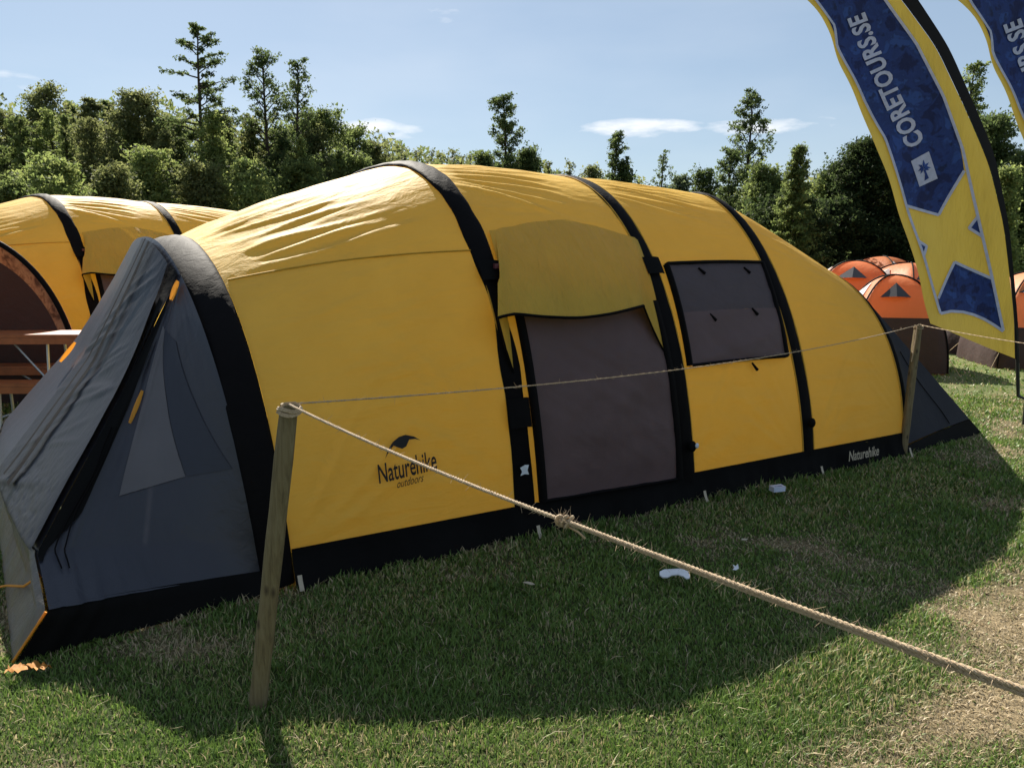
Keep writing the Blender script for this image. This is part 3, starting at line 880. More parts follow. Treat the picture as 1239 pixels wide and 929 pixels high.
    # --- yellow peg loops along the hem
    for q in (-.02, 1.02, 2.05, 3.03, 3.95):
        p = C0(np.array(min(max(q, 0), 4.)), np.array(0.0))
        m = MB(); b = Vector(p) + Vector((0, -.085, .055))
        m.add([b + Vector(d) for d in ((-.012, 0, .02), (.012, 0, .02), (.012, -.012, -.015), (-.012, -.012, -.015), (.014, -.03, -.055), (-.010, -.03, -.055))], [(0, 1, 2, 3), (3, 2, 4, 5)])
        m.build('peg_loop', M['labelprint'], root)
    return root

WIN = {'pale': [(.82, .80), (.81, .745), (.40, .36), (.345, .72)], 'dark': [(.81, .74), (.77, .50), (.43, .07), (.40, .35)]}
tent = build_tunnel_tent()
TG = 'yellow inflatable tunnel tents on the grass'
tag(tent, 'large yellow tunnel tent with black air beams and grey porch, behind the rope', 'tent', TG)
tent2 = copy_tree(tent)
O2 = (-4.98, 9.85)
tent2.location = (O2[0], O2[1], 0.17); tent2.rotation_euler = (0, 0, R(46))
tag(tent2, 'farther yellow tunnel tent partly hidden behind the big grey-porched tent', 'tent', TG)
#MORE
# ------------------------------------------------------------------ rope fence
N = NT('weathered_wood')
g1 = N.noise(9.0, 6, 0.65, stretch=(9, 9, 0.7), dist=0.5); g2 = N.noise(40, 4, 0.6, stretch=(3, 3, 0.25))
wc = N.ramp(g1, [(0.25, (0.085, 0.062, 0.032)), (0.5, (0.17, 0.13, 0.065)), (0.8, (0.24, 0.195, 0.11))])
kn = N.n('ShaderNodeTexVoronoi', {'Vector': N.n('ShaderNodeMapping', {'Vector': N.n('ShaderNodeTexCoord').outputs['Object'], 'Scale': (14, 14, 7)}).outputs[0], 'Scale': 1.0})
kf = N.ramp(kn.outputs['Distance'], [(0.05, (1, 1, 1)), (0.20, (0, 0, 0))])
wc = N.mix(kf, wc, (0.05, 0.034, 0.02))
M['wood'] = N.done(N.pbsdf(wc, 0.8, 0.25, 0, N.bump(g2, 0.6, 0.004)))
N = NT('jute_rope')
g1 = N.noise(160, 4, 0.7)
rc = N.ramp(g1, [(0.3, (0.36, 0.25, 0.14)), (0.7, (0.62, 0.48, 0.31))])
t_ = N.n('ShaderNodeBsdfTranslucent', {'Color': rc}).outputs[0]
M['rope'] = N.done(N.n('ShaderNodeMixShader', {'Fac': 0.2, 1: N.pbsdf(rc, 0.85, 0.2, 0, N.bump(g1, 0.7, 0.002), 0.3), 2: t_}).outputs[0])

def fence_post(base, top, w, d, label, yaw=0.0):
    base = Vector(base); top = Vector(top)
    o = empty('fence_post', base)
    tag(o, label, 'post', 'wooden posts of the rope fence')
    ax = (top - base); L = ax.length; ax.normalize()
    q = Matrix.Rotation(yaw, 4, 'Z').to_quaternion()
    r = Vector((0, 0, 1)).rotation_difference(ax)
    n = 14; prof = []
    # half round stake: flat back, rounded front
    for a in (-1.0, -.75, -.45, -.15, .15, .45, .75, 1.0):
        prof.append((w / 2 * math.sin(a * 1.45) / math.sin(1.45), -d * .55 * math.cos(a * 1.35)))
    prof += [(w * .47, d * .42), (-w * .47, d * .42)]
    rows = []
    for k in range(n):
        z = -0.12 + (L + 0.12) * k / (n - 1)
        s = 1 + 0.03 * math.sin(k * 1.9) + (0.0 if k < n - 1 else -.07)
        rows.append([(r @ (q @ Vector((x * s, y * s, z)))) for x, y in prof])
    m = MB(); np_ = len(prof)
    V = [p for row in rows for p in row]; Fc = []
    for k in range(n - 1):
        for j in range(np_):
            Fc.append((k * np_ + j, k * np_ + (j + 1) % np_, (k + 1) * np_ + (j + 1) % np_, (k + 1) * np_ + j))
    Fc.append(tuple(range((n - 1) * np_, n * np_))); Fc.append(tuple(range(np_))[::-1])
    m.add(V, Fc); m.build('stake', M['wood'], o)
    return o
PB, PT = Vector((-0.962, 2.82, 0)), Vector((-0.79, 2.80, 1.15))
QB, QT = Vector((3.39, 6.78, 0)), Vector((3.47, 6.84, 1.118))
XB, XT = Vector((1.36, 0.16, 0)), Vector((1.36, 0.14, 1.12))
post1 = fence_post(PB, PT, 0.066, 0.05, 'near wooden stake leaning right with rope tied over its top', 0.1)
fence_post(QB, QT, 0.062, 0.05, 'far wooden stake in front of the tent tail with rope end hanging down it', 0.2)
fence_post(XB, XT, 0.06, 0.05, 'wooden stake beside the viewer carrying the near end of the thick rope', 0.3)
fence_post((4.0, 3.6, 0), (4.02, 3.6, 1.12), 0.06, 0.05, 'wooden stake off to the right of the trodden straw patch', 0.0)

rr_ = random.Random(8)
def rope_path(a, b, sag, n=60, wob=0.0):
    a, b = Vector(a), Vector(b)
    P = []
    for i in range(n + 1):
        u = i / n
        p = a.lerp(b, u) - Vector((0, 0, sag * 4 * u * (1 - u)))
        p += Vector((rr_.uniform(-1, 1), rr_.uniform(-1, 1), rr_.uniform(-1, 1))) * wob
        P.append(p)
    return P
def twisted(m, path, r, strands=3, pitch=0.045, seg=5, step=0.008):
    """strands wound round a path"""
    L = [0]
    for i in range(1, len(path)): L.append(L[-1] + (path[i] - path[i - 1]).length)
    n = max(12, int(L[-1] / step)); P = []
    xs = np.linspace(0, L[-1], n)
    A = np.array([p[:] for p in path])
    C_ = np.stack([np.interp(xs, L, A[:, j]) for j in range(3)], -1)
    T = np.gradient(C_, axis=0); T /= np.linalg.norm(T, axis=1, keepdims=True)
    a = np.cross(T, [0, 0, 1.0]); a /= np.linalg.norm(a, axis=1, keepdims=True); b = np.cross(T, a)
    for k in range(strands):
        ph = xs / pitch * 2 * math.pi + k * 2 * math.pi / strands
        S = C_ + (a * np.cos(ph)[:, None] + b * np.sin(ph)[:, None]) * r * .52
        m.tube([Vector(p) for p in S], r * .58, seg)
    return C_
def fibres(m, path, n, length, r):
    for _ in range(n):
        i = rr_.randrange(len(path)); p = Vector(path[i])
        d = Vector((rr_.uniform(-1, 1), rr_.uniform(-1, 1), rr_.uniform(-.7, 1))).normalized()
        l = length * rr_.uniform(.3, 1)
        e = Vector((rr_.uniform(-1, 1), rr_.uniform(-1, 1), rr_.uniform(-1, 1))) * l * .3
        m.tube([p, p + d * l * .5 + e * .5, p + d * l + e], [r, r, r * .5], 3, False)
def tie(m, top, w, r, turns=3):
    top = Vector(top)
    for k in range(turns):
        z = -0.012 - 0.013 * k
        pts = [top + Vector((math.cos(a) * w * .62, math.sin(a) * w * .55, z + .006 * math.sin(a * 2 + k))) for a in [2 * math.pi * i / 16 for i in range(17)]]
        m.tube(pts, r, 5, False)
    m.tube([top + Vector((-w * .6, -w * .3, -.02)), top + Vector((-.01, -w * .3, .008)), top + Vector((.02, 0, .008)), top + Vector((w * .6, .02, -.015))], r, 5)
m = MB()
tp = PT + Vector((0.0, -.01, .004)); tq = QT + Vector((0, -.01, .004))
pth = twisted(m, rope_path(tp, tq, .085), .0040, 2, .03, 4, .012)
fibres(m, pth, 150, .03, .0006); tie(m, PT, .062, .0045, 2); tie(m, QT, .06, .004, 2)
m.tube([QT + Vector((-.03, -.035, 0)), QT + Vector((-.040, -.045, -.12)), QT + Vector((-.055, -.047, -.26)), QT + Vector((-.062, -.047, -.31))], .005, 6)
tag(m.build('fence_rope', M['rope']), 'thin pale rope strung from the near stake across the tent to the far stake', 'rope')
m = MB()
pth = twisted(m, rope_path(tq, (4.02, 3.6, 1.12), .05), .0040, 2, .03, 4, .012); fibres(m, pth, 40, .03, .0006)
tag(m.build('fence_rope', M['rope']), 'thin rope running from the far stake to the right in front of the banner', 'rope')
rope = empty('fence_rope', (0, 0, 0)); tag(rope, 'thick doubled hemp rope with a frayed knot, nearest the viewer', 'rope')
KN = Vector((0.115, 1.69, 1.090)); XE = XT + Vector((0, 0, -.015))
end = XE
m = MB()
pth = twisted(m, rope_path(tp, KN, .012), .0048, 3, .035, 5, .006); fibres(m, pth, 220, .025, .0005); tie(m, PT - Vector((0, 0, .006)), .066, .005, 2)
m.build('single_strand', M['rope'], rope)
for k, (dz, dx) in enumerate(((.0036, 0.0), (-.0036, .003))):
    m = MB()
    pth = twisted(m, rope_path(KN + Vector((dx, 0, dz * .4)), end + Vector((dx, 0, dz)), .008 + .003 * k), .0044, 3, .030, 6, .004)
    fibres(m, pth, 330, .030, .0004); m.build('doubled_strand', M['rope'], rope)
m = MB()
for k in range(3):
    pts = []
    for i in range(19):
        a = 2 * math.pi * i / 18
        pts.append(KN + Vector((.007 * math.cos(a) + .004 * (k - 1), -.006 * math.sin(a) * .8, .011 * math.sin(a + k * .7))) + Vector(((k - 1) * .006, (k - 1) * -.005, 0)))
    m.tube(pts, .0045, 6, False)
fibres(m, [KN + Vector((rr_.uniform(-.015, .015), rr_.uniform(-.01, .01), rr_.uniform(-.012, .012))) for _ in range(20)], 70, .03, .0005)
m.tube([KN, KN + Vector((.01, .0, -.014)), KN + Vector((.03, -.01, -.022)), KN + Vector((.045, -.015, -.035))], .0025, 5)
m.build('knot', M['rope'], rope)

# ------------------------------------------------------------------ litter on the grass
def on_ground(px, py, z=0.02):
    c, s = math.cos(PITCH), math.sin(PITCH)
    dx, dy = (px - CX) / F_PX, (py - CY) / F_PX
    d = Vector((dx, c - s * dy, -s - c * dy))
    return Vector((0, 0, EYE)) + d * ((z - EYE) / d.z)
M['paper'] = plain('white_foam', (0.66, 0.67, 0.70), 0.6, 0.3)
M['carton'] = plain('bluish_white_card', (0.50, 0.55, 0.66), 0.5, 0.4)
M['cartonprint'] = plain('blue_card_print', (0.10, 0.17, 0.36), 0.5, 0.4)
def slab(outline, h, bend=0.0):
    V = [(x, y, h + bend * x * x) for x, y in outline] + [(x, y, bend * x * x) for x, y in outline]
    n = len(outline)
    return V, [tuple(range(n)), tuple(range(2 * n - 1, n - 1, -1))] + [(i, i + n, (i + 1) % n + n, (i + 1) % n) for i in range(n)]
p = on_ground(817, 696, .055)
m = MB(); V, Fc = slab([(-.075, -.012), (-.07, .012), (-.045, .030), (-.01, .036), (.03, .040), (.062, .046), (.078, .036), (.070, .022), (.058, .014), (.064, -.004), (.058, -.024), (.044, -.026), (.034, -.010), (.012, .002), (-.018, -.004), (-.04, -.020), (-.062, -.024)], .007, 1.2)
m.add(V, Fc); o = m.build('litter_scrap', M['paper']); o.location = p; o.scale = (1.15, 1.15, 1.0); o.rotation_euler = (R(20), R(3), R(4))
tag(o, 'white curved scrap of foam, largest litter on the shaded grass', 'litter')
p = on_ground(889, 686, .05)
m = MB(); V, Fc = slab([(-.018, -.02), (-.004, -.006), (-.014, .010), (.004, .006), (.016, .022), (.020, -.004), (.006, -.016)], .004, 8.0)
m.add(V, Fc); o = m.build('litter_scrap', M['paper']); o.location = p; o.rotation_euler = (R(50), R(20), R(10))
tag(o, 'tiny crumpled white scrap just right of the big curved one', 'litter')
p = on_ground(940, 594, .04)
o = empty('carton', p, R(25)); tag(o, 'small pale blue crushed carton on the grass near the yellow side wall', 'litter')
m = MB(); V, Fc = slab([(-.055, -.03), (.045, -.036), (.058, .026), (-.042, .034)], .035, 1.5); m.add(V, Fc); m.build('box', M['carton'], o)
m = MB(); V, Fc = slab([(-.035, -.018), (.03, -.02), (.034, -.004), (-.03, -.002)], .037, 1.5); m.add([(x, y, z + .001) for x, y, z in V], Fc); m.build('printed_band', M['cartonprint'], o)
for px, py, sc, lab in ((640, 706, .6, 'small pale scrap in the shade below the dark doorway'), (900, 653, .5, 'small pale torn scrap between the carton and the foam scrap'), (938, 725, .45, 'thin pale straw lying under the thick rope')):
    p = on_ground(px, py, .02); m = MB()
    V, Fc = slab([(-.05 * sc, -.008), (-.02 * sc, .010), (.02 * sc, .012), (.055 * sc, .002), (.02 * sc, -.006)], .004, 3.0); m.add(V, Fc)
    o = m.build('litter_scrap', M['labelprint']); o.location = p; o.rotation_euler = (R(15), R(8), rr_.uniform(-.4, .6)); tag(o, lab, 'litter')
p = on_ground(37, 813, .02)
m = MB(); n = 14
gridp = []
for j in range(5):
    gridp += [(-.085 + .17 * i / (n - 1) * (1 - .06 * j), -.028 + .014 * j + .010 * math.sin(i * 1.1 + j), .012 + .016 * math.sin(i * 1.7 + j * 1.2) ** 2 + .008 * rr_.random()) for i in range(n)]
m.add(gridp, [(j * n + i, j * n + i + 1, (j + 1) * n + i + 1, (j + 1) * n + i) for j in range(4) for i in range(n - 1)])
M['strap'] = plain('orange_webbing', (0.34, 0.14, 0.018), .7, .2, 0, .15, 60, .2)
o = m.build('orange_strap', M['strap'], None, True); o.location = p; o.rotation_euler = (0, 0, R(14))
tag(o, 'crumpled orange strap lying on the grass at the tent front corner', 'strap')
# orange guy line with its peg, left of the front corner
a, b = on_ground(48, 700, .26), on_ground(-12, 712, .02)
m = MB(); m.tube([a + Vector((.01, .03, .02)), a.lerp(b, .3) - Vector((0, 0, .02)), a.lerp(b, .65), b], .006, 6)
tag(m.build('guy_rope', M['tag']), 'yellow guy rope pegged out from the grey porch front', 'rope')

# ------------------------------------------------------------------ feather banners
FY = 8.1
N = NT('banner_yellow')
nz = N.noise(2.0, 3, 0.5, stretch=(1, 1, .6))
yc = N.ramp(nz, [(0.3, (0.42, 0.30, 0.045)), (0.7, (0.50, 0.37, 0.06))])
nr = N.bump(N.noise(3.5, 4, 0.6, stretch=(1.8, 1, .5), rot=(0, .5, 0)), 0.6, .06)
M['byellow'] = N.done(N.n('ShaderNodeMixShader', {'Fac': 0.11, 1: N.pbsdf(yc, .5, .35, 0, nr), 2: N.n('ShaderNodeBsdfTranslucent', {'Color': yc, 'Normal': nr}).outputs[0]}).outputs[0])
N = NT('banner_blue_camouflage')
nz = N.noise(5.5, 3, 0.55, dist=.4); nz2 = N.noise(11, 2, 0.5)
bc = N.ramp(nz, [(0.40, (0.009, 0.018, 0.10)), (0.47, (0.018, 0.046, 0.22)), (0.56, (0.016, 0.039, 0.18)), (0.62, (0.030, 0.080, 0.32))])
bc = N.mix(N.ramp(nz2, [(.62, (0, 0, 0)), (.70, (.7, .7, .7))]), bc, (0.006, 0.011, 0.05))
nr = N.bump(N.noise(3.5, 4, 0.6, stretch=(1.8, 1, .5), rot=(0, .5, 0)), 0.6, .06)
M['bblue'] = N.done(N.n('ShaderNodeMixShader', {'Fac': 0.2, 1: N.pbsdf(bc, .5, .35, 0, nr), 2: N.n('ShaderNodeBsdfTranslucent', {'Color': bc}).outputs[0]}).outputs[0])
M['bwhite'] = plain('banner_pale_print', (0.50, 0.51, 0.64), 0.6, 0.3)
M['bblack'] = plain('banner_black_sleeve', (0.010, 0.009, 0.009), 0.6, 0.2)
M['pole'] = plain('black_pole', (0.010, 0.010, 0.011), 0.4, 0.5)
def fpt(x, y, off):
    """banner-plane point with its wind ripple; off = metres towards the viewer"""
    p = at(x, y, FY)
    k = p.x * 2.3 + p.z * 1.1
    edge = max(0.0, min(1.0, (1150 - x + (y - 200) * .28) / 120.0))
    rip = 0.045 * math.sin(k * 2.2) + 0.020 * math.sin(p.z * 6.3 - p.x * 3) * edge + 0.012 * math.sin(p.z * 17 + p.x * 9) * edge ** 3
    return Vector((p.x - FX.x, FY + rip - off - FX.y, p.z))
def resample(pts, n):
    pts = np.array(pts, float)
    L = np.r_[0, np.cumsum(np.linalg.norm(np.diff(pts, axis=0), axis=1))]
    u = np.linspace(0, L[-1], n)
    # smooth through the points
    return np.stack([np.interp(u, L, pts[:, j]) for j in range(2)], -1)
def smooth(P, k=4):
    for _ in range(k): P[1:-1] = (P[:-2] + 2 * P[1:-1] + P[2:]) / 4
    return P
def ribbon(name, L, Rr, mat, root, off, n=70, mcols=14):
    A, B = smooth(resample(L, n)), smooth(resample(Rr, n))
    u = np.linspace(0, 1, mcols)
    G = [[fpt(*(A[i] * (1 - t) + B[i] * t), off) for t in u] for i in range(n)]
    return grid(name, np.array([[p[:] for p in r] for r in G]), mat, root)
def flat(name, pts, mat, root, off, cuts=2, V=None, Fc=None):
    if V is None: V, Fc = poly_fill(pts, cuts)
    return pymesh(name, [fpt(x, y, off) for x, y in V], Fc, mat, root)
FXb = on_ground(1237, 512, 0.0); FX = Vector((FXb.x, FY, 0))
ban = empty('feather_banner', FX)
tag(ban, 'feather banner nearest the tent, blue camouflage with yellow cross, seen nearly whole', 'banner', 'yellow and blue feather banners')
Lf = [(1123, 391), (1105, 317), (1085, 253), (1069, 204), (1051, 158), (1033, 118), (1015, 81), (1006, 45), (990, 18), (972, 0), (962, -8)]
Rf = [(1230, 434), (1227, 385), (1211, 271), (1193, 199), (1166, 136), (1130, 59), (1089, 0), (1062, -36), (1025, -56), (988, -42), (962, -8)]
So = [(1235, 440), (1232, 398), (1217, 271), (1200, 186), (1177, 131), (1145, 59), (1107, 0), (1075, -46), (1028, -72), (980, -56), (955, -10)]
Lw = [(1136, 379), (1116, 312), (1096, 249), (1071, 167), (1044, 122), (1012, 57), (1009, 32), (983, 0), (975, -14)]
Rw = [(1215, 400), (1200, 335), (1175, 235), (1162, 181), (1139, 118), (1107, 54), (1071, 0), (1050, -26), (1012, -30)]
ribbon('cloth', Lf, Rf, M['byellow'], ban, 0.0, 80, 18)
ribbon('pole_sleeve', Rf, So, M['bblack'], ban, 0.004, 80, 5)
cross = [(1096, 249), (1138, 260), (1165, 207), (1177, 244), (1182, 262), (1173, 276), (1189, 287), (1200, 337), (1157, 317), (1134, 361), (1115, 311), (1120, 298), (1110, 292)]
def outline(name, pts, w, off, closed=False, n=None):
    P = resample(pts + ([pts[0]] if closed else []), n or max(8, int(len(pts) * 10)))
    d = np.gradient(P, axis=0); d /= np.linalg.norm(d, axis=1, keepdims=True) + 1e-9
    nn = np.stack([-d[:, 1], d[:, 0]], 1)
    G = [[fpt(*(P[i] + nn[i] * k), off)[:] for k in (-w / 2, 0, w / 2)] for i in range(len(P))]
    return grid(name, np.array(G), M['bwhite'], ban)
Lup = [tuple(p) for p in smooth(resample(Lw[2:], 24))]; Rup = [tuple(p) for p in smooth(resample([(1165, 207)] + Rw[3:], 24))]
flat('blue_field', [(1096, 249), (1138, 260)] + Rup + Lup[::-1][:-1], M['bblue'], ban, 0.010, 3)
foot_arc = [(1136, 379), (1150, 376.5), (1166, 377.5), (1180, 381), (1192, 386), (1204, 393), (1215, 401)]
flat('blue_field', [(1134, 361), (1157, 317), (1200, 337), (1208, 368), (1215, 401)] + foot_arc[::-1][1:], M['bblue'], ban, 0.010, 3)
flat('blue_field', [(1110, 292), (1120, 298), (1115, 311)], M['bblue'], ban, 0.010, 2)
flat('blue_field', [(1182, 262), (1173, 276), (1189, 287)], M['bblue'], ban, 0.010, 2)
for pts in ([(1138, 260), (1096, 249)], [(1138, 260), (1165, 207)], [(1157, 317), (1134, 361)], [(1157, 317), (1200, 337)], [(1110, 292), (1120, 298), (1115, 311)], [(1182, 262), (1173, 276), (1189, 287)]):
    outline('white_border', pts, 3.4, .015)
outline('white_border', Lw, 3.3, .017, n=70); outline('white_border', Rw, 3.3, .017, n=70); outline('white_border', foot_arc, 3.3, .016)
# the name, running up the banner
V, Fc = text_mesh('CORETOURS.SE', 1.0, 0.034, 0, 1.04)
w_ = V[:, 0].max(); V = V / w_
def along(u):
    P = resample([(1120, 171), (1092, 118), (1068, 66), (1047, 14)], 40)
    i = u * 39; k = int(min(max(i, 0), 38)); f = i - k
    p = P[k] * (1 - f) + P[k + 1] * f; d = P[k + 1] - P[k]; return p, d / np.linalg.norm(d)
pts = []
capw = 0.72 / w_
for u, v in V:
    p, d = along(u)
    nrm = np.array([d[1], -d[0]])                     # towards the tops of the letters
    q = p + nrm * (v / capw) * 23.0
    pts.append((q[0], q[1]))
pymesh('lettering', [fpt(x, y, .020) for x, y in pts], Fc, M['bwhite'], ban)
flat('emblem_square', [(1103, 195), (1125, 183), (1136, 216), (1114, 226)], M['bwhite'], ban, .018, 2)
e0 = np.array([1119.5, 205.0]); eu = np.array([22, -12]) / 25.0; ev = np.array([11, 32]) / 33.8
E_ = lambda x, y: tuple(e0 + eu * x + ev * y)
leaves = []
for a, l in ((-160, 8.5), (-120, 10), (-75, 11), (-35, 10), (5, 8.5), (165, 6.5), (25, 6)):
    ca, sa = math.cos(R(a)), math.sin(R(a)); 
    leaves.append([E_(0, -1), E_(ca * l * .5 - sa * 1.9, sa * l * .5 + ca * 1.9 - 1), E_(ca * l, sa * l + abs(ca) * 2.2 - 1), E_(ca * l * .5 + sa * 1.5, sa * l * .5 - ca * 1.5 - 1)])
for lf in leaves: flat('emblem_palm_leaf', lf, M['bblue'], ban, .022, 1)
flat('emblem_palm_trunk', [E_(-1.3, 0), E_(1.3, 0), E_(2.2, 12), E_(-4, 12.5), E_(-1.0, 6)], M['bblue'], ban, .022, 1)
m = MB()
pp = [fpt(x, y, -.012) for x, y in smooth(resample([(1236, 480), (1233, 420)] + [(a[0] * .3 + b[0] * .7, a[1] * .3 + b[1] * .7) for a, b in zip(Rf, So)][1:], 60))]
m.tube([Vector((0.0, 0.0, -.15)), Vector((0, .0, 0.25))] + pp, [.022, .020] + list(np.linspace(.018, .008, len(pp))), 8)
m.build('pole', M['pole'], ban, True)
m = MB(); m.tube([(0, 0, -.1), (0, 0, .28)], .03, 10); m.build('ground_spike', M['pole'], ban)
b2 = copy_tree(ban); b2.location = (FX.x + 1.47, FX.y - 0.05, -0.07)
tag(b2, 'second feather banner at the right edge of the view, mostly cut off', 'banner', 'yellow and blue feather banners')

# ------------------------------------------------------------------ orange dome tents
M['orange'] = fabric('orange_fabric', (0.74, 0.26, 0.10), (0.90, 0.34, 0.12), 0.5, 0.55, 0.4, 0.08, 0.4, 7.0, bdist=.03)
M['orange2'] = fabric('pale_orange_fabric', (0.78, 0.33, 0.15), (0.90, 0.38, 0.15), 0.5, 0.55, 0.4, 0.08, 0.4, 7.0, bdist=.03)
M['brown'] = fabric('dark_brown_fabric', (0.045, 0.026, 0.022), (0.06, 0.03, 0.02), .15, 0.6, 0.3, 0.1, 0.4, 7.0, bdist=.03)
M['vent'] = fabric('pale_vent_mesh', (0.42, 0.38, 0.36), (0.4, 0.36, 0.34), .2, .6, .3, .2, .5, 20)
M['ventdark'] = fabric('dark_vent_flap', (0.030, 0.028, 0.032), None, 0, .5, .4)
def dome_tent(loc, rz, w, d, h, label, split=.46, mat='orange', group='orange dome tents on the field', door=None, seed=0, vents=(0.6, 2.6, 4.4)):
    o = empty('dome_tent', loc, rz); tag(o, label, 'dome tent', group)
    rg = np.random.default_rng(seed + 300)
    def S(phi, a, off=0.0):
        phi = np.asarray(phi, float); a = np.asarray(a, float)
        c, s = np.cos(phi), np.sin(phi)
        e = 9.0
        rad = (np.abs(c) ** e + np.abs(s) ** e) ** (-1 / e)
        rr = np.cos(a) ** 0.92
        # cloth hangs in a little between the poles, which run to the four corners
        sagk = 1 - 0.05 * np.cos(2 * phi) ** 2 * np.sin(2 * a)
        rr = rr * sagk + off
        z = h * np.sin(a) ** 1.02 + off * np.sin(a)
        return np.stack([w / 2 * rad * c * rr, d / 2 * rad * s * rr, z], -1)
    ph = np.linspace(0, 2 * np.pi, 81)[None, :]
    a_s = math.asin(split)
    grid('fly', S(ph, np.linspace(a_s, math.pi / 2 - .001, 26)[:, None] + 0 * ph), M[mat], o)
    wob = 0.012 * np.sin(ph * 13 + seed)
    grid('lower_wall', S(ph, np.linspace(0.0, a_s + .01, 12)[:, None] + 0 * ph, .012 + wob * (1 - np.linspace(0, 1, 12)[:, None])), M['brown'], o)
    m = MB()
    for k in range(2):
        pts = [Vector(S(math.pi / 4 + k * math.pi / 2, a, .014)) for a in np.linspace(0, math.pi / 2, 18)]
        pts += [Vector(S(math.pi / 4 + k * math.pi / 2 + math.pi, a, .014)) for a in np.linspace(math.pi / 2, 0, 18)]
        m = MB(); m.tube(pts, .014, 6); m.build('pole_sleeve', M['black'], o)
    for k, v in enumerate(vents):
        A_, B_ = 1.16, .88
        P = [S(v - .0, A_, .02), S(v + .42, B_, .02), S(v - .42, B_, .02), S(v, .84, .09)]
        m = MB(); m.add(P, [(0, 1, 3), (0, 3, 2)]); m.build('vent_flap', M['ventdark' if k == 0 else 'vent'], o)
    if door is not None:
        q = np.linspace(0, 2 * np.pi, 25)
        pts = [S(door + .26 * math.cos(t), .52 + .24 * math.sin(t), .03) for t in q[:-1]]
        m = MB(); m.add([S(door, .52, .05)] + pts, [(0, 1 + i, 1 + (i + 1) % 24) for i in range(24)]); m.build('door_window', M['vent'], o)
        m = MB(); m.tube([Vector(p) for p in pts] + [Vector(pts[0])], .02, 5, False); m.build('door_trim', M[mat], o)
    for k in range(4):
        p = S(math.pi / 4 + k * math.pi / 2, 0.0)
        m = MB(); m.tube([Vector(p) + Vector((0, 0, .25)), Vector(p) * 1.22 + Vector((0, 0, -.02))], .005, 4); m.build('guy_line', M['rope'], o)
    return o
def dome_at(px, py_base, Y, rz, w, d, h, label, **kw):
    p = at(px, 400, Y); return dome_tent((p.x, Y, gz(p.x, Y)), rz, w, d, h, label, **kw)
dome_at(1078, 0, 12.7, R(-14), 1.45, 1.5, 1.44, 'orange dome tent with dark brown lower wall right beside the yellow tent tail', split=.56, seed=1, vents=(4.6, 2.9, .2))
dome_at(1030, 0, 16.5, R(-20), 1.9, 1.9, 1.50, 'orange dome tent just showing over the yellow tent tail', split=.2, seed=2, vents=(4.6, 1, 2.6))
dome_at(1096, 0, 16.6, R(24), 1.9, 1.9, 1.46, 'orange dome tent with pale vents behind the brown-walled one', split=.25, mat='orange2', seed=3, vents=(4.4, 5.6, 2.8))
dome_at(1062, 0, 20.5, R(40), 2.1, 2.1, 1.62, 'farthest orange dome tent under the dark bush', mat='orange', split=.2, seed=4, vents=(.4, 5.4, 4.0))
dome_at(1176, 0, 15.3, R(-25), 1.9, 1.8, 1.22, 'orange dome tent with round grey window, below the banner', split=.16, mat='orange2', seed=5, door=R(236), vents=(.4, 5.4))
dome_at(1216, 0, 14.4, R(25), 1.7, 1.6, 1.10, 'dark walled low dome tent behind the banner foot', split=.72, seed=6, vents=(.4, 5.4))
dome_at(1252, 0, 13.2, R(-10), 1.8, 1.8, 1.50, 'orange dome tent cut by the right edge behind the banner pole', split=.42, mat='orange2', seed=7, vents=(4.2, 5.6, 2))
dome_at(1140, 0, 21.0, R(20), 2.1, 2.1, 1.6, 'distant orange dome tent hidden mostly by the banner', split=.2, mat='orange2', seed=8, vents=(.4, 5.4, 4.4))

# open fronted dome at the left, dark mesh inside
M['camo'] = None
N = NT('mottled_orange_fabric')
nz = N.noise(9, 3, .6, dist=.5)
mc = N.ramp(nz, [(.36, (.09, .05, .03)), (.46, (.24, .15, .09)), (.55, (.32, .22, .13)), (.64, (.16, .09, .05))])
M['camo'] = N.done(N.n('ShaderNodeMixShader', {'Fac': .3, 1: N.pbsdf(mc, .5, .4), 2: N.n('ShaderNodeBsdfTranslucent', {'Color': mc}).outputs[0]}).outputs[0])
def open_dome():
    c = Vector((-5.62, 8.12, gz(-5.6, 8.1)))
    o = empty('dome_tent', c); tag(o, 'dark open fronted dome tent with mottled orange rim at the left edge', 'dome tent')
    W, H, D = 1.22, 1.80, 0.55
    tt = np.linspace(0, math.pi, 60)
    prof = lambda k: np.stack([W * k * np.cos(tt), 0 * tt, H * k * np.abs(np.sin(tt)) ** .85], -1)
    m = MB(); m.tube([Vector(p) for p in prof(1.0)], .028, 8, False); m.build('edge_pole', M['black'], o, True)
    lay = np.stack([prof(.985) + [0, .0, 0], prof(.95) + [0, .02, -.01], prof(.90) + [0, .05, -.02]], 0)
    grid('rim', lay, M['camo'], o)
    ins = np.stack([prof(k) + [0, .05 + .25 * (1 - k / .90), -.02 * k] for k in np.linspace(.90, .0, 12)], 0)
    grid('dark_mesh', ins, M['brown'], o)
    fly = np.stack([prof(math.cos(a)) * [1, 1, 1] + [0, D * math.sin(a), 0] for a in np.linspace(0, math.pi / 2, 16)], 0)
    grid('fly', fly, M['orange'], o)
open_dome()

